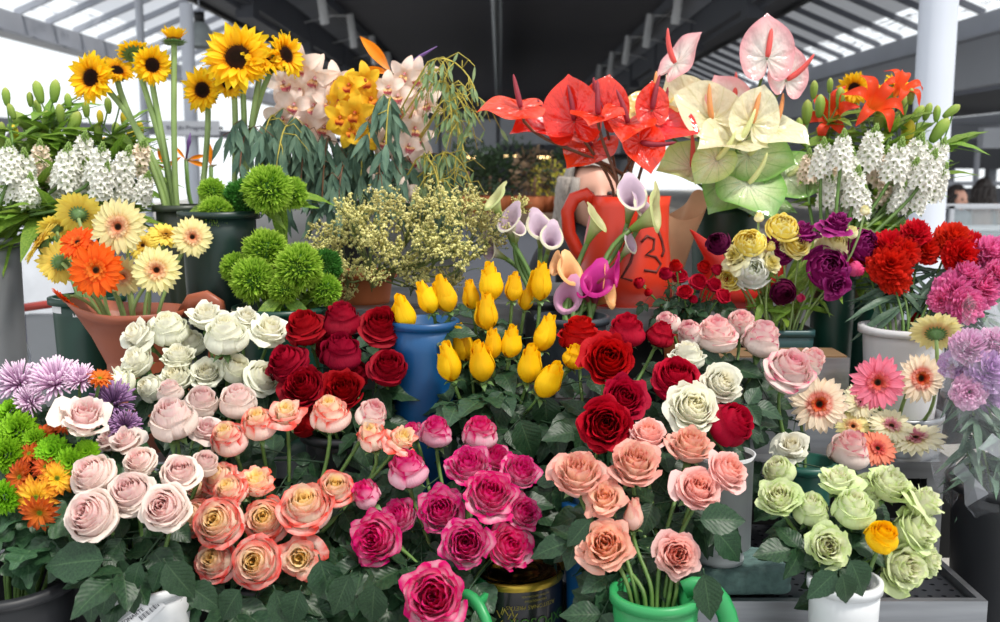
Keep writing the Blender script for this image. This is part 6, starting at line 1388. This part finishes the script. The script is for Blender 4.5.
# ------------------------------------------------------------------ big foreground leaves
def bigleaf(i, px, py, Y, ang, ln, k=0, tilt=.7):
    """i: index of the bunch member that carries it"""
    p = P(px, py, Y); d = Vector((math.cos(ang), -.12, math.sin(ang))); link('leaf', (BIG_LEAF, BIG_LEAF2)[k], i, leafframe(p, d, (0, -1, tilt), S(ln, p)))
def near(px, py, nm='rose'):
    return min([o for o in bpy.data.objects if o.type == 'EMPTY' and o.name.startswith(nm)], key=lambda o: min(((scr(c.matrix_basis.translation+o.location)[0]+500-px)**2+(scr(c.matrix_basis.translation+o.location)[1]+311-py)**2) for c in o.children))
for (px, py, Y, ang, ln, k, hx, hy) in [(104,560,1.20,PI*1.0,62,1,90,515),(112,578,1.19,-1.9,44,0,90,515),(128,582,1.18,-1.5,36,1,129,492),(140,562,1.18,-1.9,34,0,129,492),(163,562,1.19,-1.95,34,0,164,508),(166,563,1.18,-.9,46,1,164,508),(188,585,1.2,-.6,40,1,164,508),
 (275,590,1.2,-1.2,46,0,256,562),(320,560,1.22,-1.3,50,1,300,558),(350,575,1.2,-2.0,46,0,376,539),(330,575,1.21,-1.0,46,0,300,558),(240,590,1.2,-2.2,40,1,215,560),(300,590,1.19,-1.9,42,1,300,558),(375,585,1.2,-1.7,44,1,376,539),
 (590,520,1.24,-2.3,36,0,605,545),(700,520,1.22,.1,46,1,698,489),(704,574,1.17,-1.4,50,0,677,554),(715,530,1.26,-.8,44,1,727,471),(850,560,1.14,-1.1,44,1,853,507),(836,572,1.14,-2.4,40,0,828,546),(842,574,1.13,-1.3,34,1,828,546),
 (545,395,1.5,-1.5,40,1,529,363),(505,400,1.5,-1.9,40,0,511,341),(520,420,1.45,-1.2,44,1,529,363),(700,350,1.6,-.6,30,0,716,333)]:
    bigleaf(near(hx, hy), px, py, Y, ang, ln, k)
# keep the tin, the printed label and the jug free of leaves
for a in ((530,592,38,1.42),(545,572,30,1.42),(160,606,30,1.1),(652,618,36,1.2),(708,600,18,1.2),(850,616,30,1.2),(755,585,44,1.3),(735,520,22,1.3),(895,585,30,1.3),(950,590,30,1.3)): keep(*a)
place_leaves()
# ================================================================== people beyond the stand
M_skin = plain('skin', C(214, 160, 138), .5, namt=.05, trans=.0); M_hairg = plain('grey_hair', C(150, 140, 132), .6, nscale=60, namt=.35, stretch=(12, 12, 1)); M_haird = plain('dark_hair', C(40, 32, 30), .5, nscale=40, namt=.3); M_clb = plain('black_knit', C(28, 28, 34), .85, nscale=60, namt=.2); M_clw = plain('white_cloth', C(220, 224, 232), .8); M_navy = plain('navy_cloth', C(40, 52, 86), .8)
def body_mesh(name, mat, h=1.62, arm=0, legs=True):
    me = bpy.data.meshes.new('tmp'); k = h/1.7
    V_ = [(0, 0, .95), (0, 0, 1.12), (0, -.01, 1.30), (0, 0, 1.42), (0, .01, 1.50), (.17, 0, 1.38), (.22, .01, 1.12), (.21, -.10, .92), (-.17, 0, 1.38), (-.22, .01, 1.12), (-.21, -.10, .92), (.09, 0, .88), (.10, -.01, .50), (.10, .02, .08), (.10, -.12, .04), (-.09, 0, .88), (-.10, -.01, .50), (-.10, .02, .08), (-.10, -.12, .04)]
    E_ = [(0, 1), (1, 2), (2, 3), (3, 4), (3, 5), (5, 6), (6, 7), (3, 8), (8, 9), (9, 10), (0, 11), (11, 12), (12, 13), (13, 14), (0, 15), (15, 16), (16, 17), (17, 18)]
    R_ = [.14, .13, .14, .10, .055, .06, .046, .034, .06, .046, .034, .09, .062, .042, .04, .09, .062, .042, .04]
    me.from_pydata([Vector(v)*k for v in V_], E_, []); o = bpy.data.objects.new('tmp', me); COL.objects.link(o)
    md = o.modifiers.new('s', 'SKIN'); 
    for i, r_ in enumerate(R_): me.skin_vertices[0].data[i].radius = (r_*k, r_*k*.8)
    me.skin_vertices[0].data[0].use_root = True; o.modifiers.new('u', 'SUBSURF').levels = 2
    dg = bpy.context.evaluated_depsgraph_get(); dg.update(); out = bpy.data.meshes.new_from_object(o.evaluated_get(dg)); bpy.data.objects.remove(o); out.name = name; out.materials.clear(); out.materials.append(mat)
    out.polygons.foreach_set('use_smooth', [True]*len(out.polygons)); return out
def head_mesh():
    mb = MB()
    def f(u, v):
        a = 2*PI*u; b_ = PI*(v-.5); x = .075*math.cos(b_)*math.cos(a); y = .095*math.cos(b_)*math.sin(a); z = .115*math.sin(b_)
        if z < 0: x *= 1+z*2.2; y *= 1+z*1.2
        if y < -.05:                                                  # nose, eye sockets, mouth, chin
            n_ = math.exp(-(x/.014)**2-((z+.012)/.026)**2); y -= .026*n_
            for s in (-1, 1): y += .012*math.exp(-((x-s*.03)/.014)**2-((z-.014)/.012)**2)
            y -= .006*math.exp(-(x/.022)**2-((z+.052)/.006)**2)-.004*math.exp(-(x/.026)**2-((z+.044)/.004)**2)
        return (x, y, z)
    mb.grid(f, 48, 32, wrap=True)
    for s in (-1, 1): mb.tube([(s*.073, .01, -.03), (s*.082, .016, .0), (s*.073, .01, .03)], [.008, .014, .008], 8, flat=.5)
    return mb.mesh('head', M_skin)
HEADM = head_mesh()
def person(lab, px, py, Y, h, hair, cloth, hlen, turn=0, group=None):
    p = P(px, py, Y); hh = p.z+.11; k = hh/1.7*1.0; x = p.x; t = thing('person', lab, 'person', (x, Y, 0), group); M = Matrix.Translation((x, Y, 0)) @ rot('Z', turn)
    link('body', body_mesh('body', cloth, hh), t, M); hz = hh-.115
    mb = MB(); mb.tube([(0, .01, hz-.18), (0, .005, hz-.07)], [.05, .045], 12); link('neck', mb.mesh('neck', M_skin), t, M)
    link('head', HEADM, t, M @ tr(0, 0, hz))
    for s in (-1, 1):
        mb = MB(); mb.x = tr(s*.03, -.086, hz+.014); mb.grid(lambda u, v: (.011*math.sin(PI*v)*math.cos(2*PI*u), .007*math.sin(PI*v)*math.sin(2*PI*u), .008*math.cos(PI*v)), 10, 6, wrap=True); link('eye', mb.mesh('eye', M_haird), t, M)
    mb = MB()                                                        # hair: cap plus wavy locks
    def cap(u, v):
        a = 2*PI*u; b_ = PI*.5*(1-v*(1.25 if math.sin(a) > -.35 else .55)); r_ = 1.13+.03*math.sin(a*9+v*6)
        return (.079*r_*math.cos(b_)*math.cos(a), .01+.098*r_*math.cos(b_)*math.sin(a), hz+.01+.118*r_*math.sin(b_))
    mb.grid(cap, 40, 16, wrap=True); r = random.Random(4)
    for i in range(46):
        a = -.5+(PI+1.0)*i/45; x0, y0 = .08*math.cos(a), .01+.098*math.sin(a); pts = []
        for q in range(8): f_ = q/7; pts.append((x0*(1+.25*f_)+.012*math.sin(f_*9+i), y0*(1+.1*f_)+.008*math.cos(f_*8+i*2), hz+.06-hlen*f_*r.uniform(.9, 1.05)))
        mb.tube(pts, [.014, .017, .018, .018, .017, .015, .011, .004], 6)
    link('hair', mb.mesh('hair', hair), t, M); return t
person('person with long wavy grey hair and black top behind the red watering can', 592, 196, 3.05, 1.6, M_hairg, M_clb, .27, .2)
person('person with dark hair in grey clothes at the far counter, nearer the column', 957, 200, 9.0, 1.6, M_haird, plain('grey_cloth', C(90, 92, 100), .8), .12, .4)
person('person with dark hair in brown clothes at the far counter, farther from the column', 984, 192, 9.6, 1.6, M_haird, plain('brown_cloth', C(130, 92, 74), .8), .2, 2.4)
# left: a person's white shirt and navy trousers
def figure_left():
    x, Y = XAT(34, 280, 3.6), 3.6; t = thing('person', 'person in a white top and navy trousers behind the yellow gerberas', 'person', (x, Y, 0)); M = Matrix.Translation((x, Y, 0)); hz = 1.5
    link('body', body_mesh('body', M_navy, 1.62), t, M); link('head', HEADM, t, M @ tr(0, 0, hz)); 
    mb = MB(); mb.lathe([(.155, .98), (.16, 1.0), (.165, 1.1), (.175, 1.25), (.16, 1.34), (.07, 1.41), (.055, 1.43)], 28, sy=.75); link('shirt', mb.mesh('shirt', M_clw), t, M)
    mb = MB(); mb.grid(lambda u, v: (.088*math.cos(PI*.5*(1-v*1.1))*math.cos(2*PI*u), .012+.108*math.cos(PI*.5*(1-v*1.1))*math.sin(2*PI*u), hz+.01+.13*math.sin(PI*.5*(1-v*1.1))), 32, 10, wrap=True); link('hair', mb.mesh('hair', M_haird), t, M)
figure_left()
# ================================================================== far market stalls
M_fol = plain('far_foliage', C(44, 66, 40), .7, nscale=6, namt=.5, vary_=.3, trans=.15)
def bushmesh(seed, mat, n=260, lf=.16):
    r = random.Random(seed); mb = MB()
    for i in range(n):
        d = Vector((r.gauss(0, 1), r.gauss(0, 1), r.gauss(0, 1))).normalized(); q = d*r.uniform(.55, 1); dd = (d+Vector((r.uniform(-.6, .6), r.uniform(-.6, .6), r.uniform(-.2, .6)))).normalized()
        leaflet(mb, leafframe(q, dd, d.orthogonal(), lf*r.uniform(.8, 1.6)), 1, .3, droop=.2, ser=0, nu=2, nv=4)
    mb.tube([(0, 0, -1.6), (0, 0, -.2)], .05, 6, mi=1)
    return mb.mesh('foliage', [mat, M_stem_dark])
BU = [bushmesh(i, M_fol) for i in range(2)]; BUY = bushmesh(5, plain('far_yellow', C(200, 190, 60), .7, nscale=6, namt=.3, trans=.2)); BUR = bushmesh(7, plain('far_brown', C(96, 74, 50), .7, nscale=6, namt=.4))
M_wood = plain('far_wood', C(92, 74, 60), .7)
def stall(px0, px1, py, Y, lab, mt):
    x0, x1, z = XAT(px0, py, Y), XAT(px1, py, Y), ZAT(py, Y); t = thing('market_table', lab, 'table', ((x0+x1)/2, Y, 0))
    mb = MB(); mb.box((x0, Y, z-.05), (x1, Y+.9, z)); link('table_top', mb.mesh('table_top', mt, False), t)
    mb = MB(); mb.box((x0+.03, Y+.03, .0), (x1-.03, Y+.06, z-.05)); link('front_panel', mb.mesh('front_panel', M_girder, False), t)
    for xx in (x0+.05, x1-.09):
        mb = MB(); mb.box((xx, Y+.8, 0), (xx+.05, Y+.85, z-.05)); link('leg', mb.mesh('leg', M_girder, False), t)
stall(455, 600, 215, 6.0, 'dark table with potted plants in the hall behind the callas', M_wood)
stall(945, 1090, 232, 7.6, 'grey counter behind the pink carnations', M_facade_l)
stall(-60, 160, 238, 7.0, 'pale table far behind the star flowers', M_facade_l)
zt_ = ZAT(215, 6.0)
FB = [(468,176,.17,0),(490,180,.15,1),(512,172,.18,0),(535,178,.15,2),(548,172,.12,3),(528,188,.12,2),(563,180,.15,0),(500,192,.14,1),(480,192,.13,0)]
PF = places([(a[0], a[1]) for a in FB], 12)
for i, (px, py, r_, k) in enumerate(FB):
    p = P(px, py, 6.3+.1*(i % 3)); o = thing('potted_plant', '%s plant on the dark table, %s' % (('dark green', 'dark green', 'brownish', 'yellow flowering')[k], PF[i]), 'plant', (p.x, p.y, zt_), 'plants on the dark table')
    link('foliage', (BU[0], BU[1], BUR, BUY)[k], o, frame((p.x, p.y, zt_+r_*1.7), (0, 0, 1), r_, i)); mb = MB(); mb.lathe([(0, 0), (.05, 0), (.07, .10), (.06, .10), (0, .08)], 16); link('pot', mb.mesh('pot', M_terra), o, Matrix.Translation((p.x, p.y, zt_)))
# glass display case by the far counter
x0, x1, Y = XAT(950, 220, 7.3), XAT(1060, 220, 7.3), 7.3; z0, z1 = ZAT(240, 7.3), ZAT(206, 7.3); t = thing('display_case', 'glass display case with a steel frame behind the carnations', 'display case', ((x0+x1)/2, Y, 0))
mb = MB()
for xx in (x0, x1-.03):
    for yy in (Y, Y+.4): mb.box((xx, yy, 0), (xx+.03, yy+.03, z1))
mb.box((x0, Y, z1-.02), (x1, Y+.43, z1)); mb.box((x0, Y, z0-.03), (x1, Y+.43, z0)); mb.box((x0+.02, Y+.02, .1), (x1-.02, Y+.4, z0-.03)); link('case_frame', mb.mesh('case_frame', M_facade_l, False), t)
m, nt, bs = newmat('case_glass'); bs.inputs['Alpha'].default_value = .25; bs.inputs['Roughness'].default_value = .05; bs.inputs['Base Color'].default_value = C(200, 214, 220)
mb = MB(); mb.box((x0+.03, Y+.01, z0), (x1-.03, Y+.016, z1-.02)); link('glass_pane', mb.mesh('glass_pane', m, False), t)
mb = MB(); mb.box((XAT(948, 200, 17), 16.6, ZAT(195, 17)), (XAT(1100, 200, 17), 17.3, ZAT(188, 17))); 
for o in bpy.data.objects:
    if o.parent is None and o.type == 'MESH' and 'label' not in o.keys() and o.get('kind') != 'structure': print('untagged', o.name)
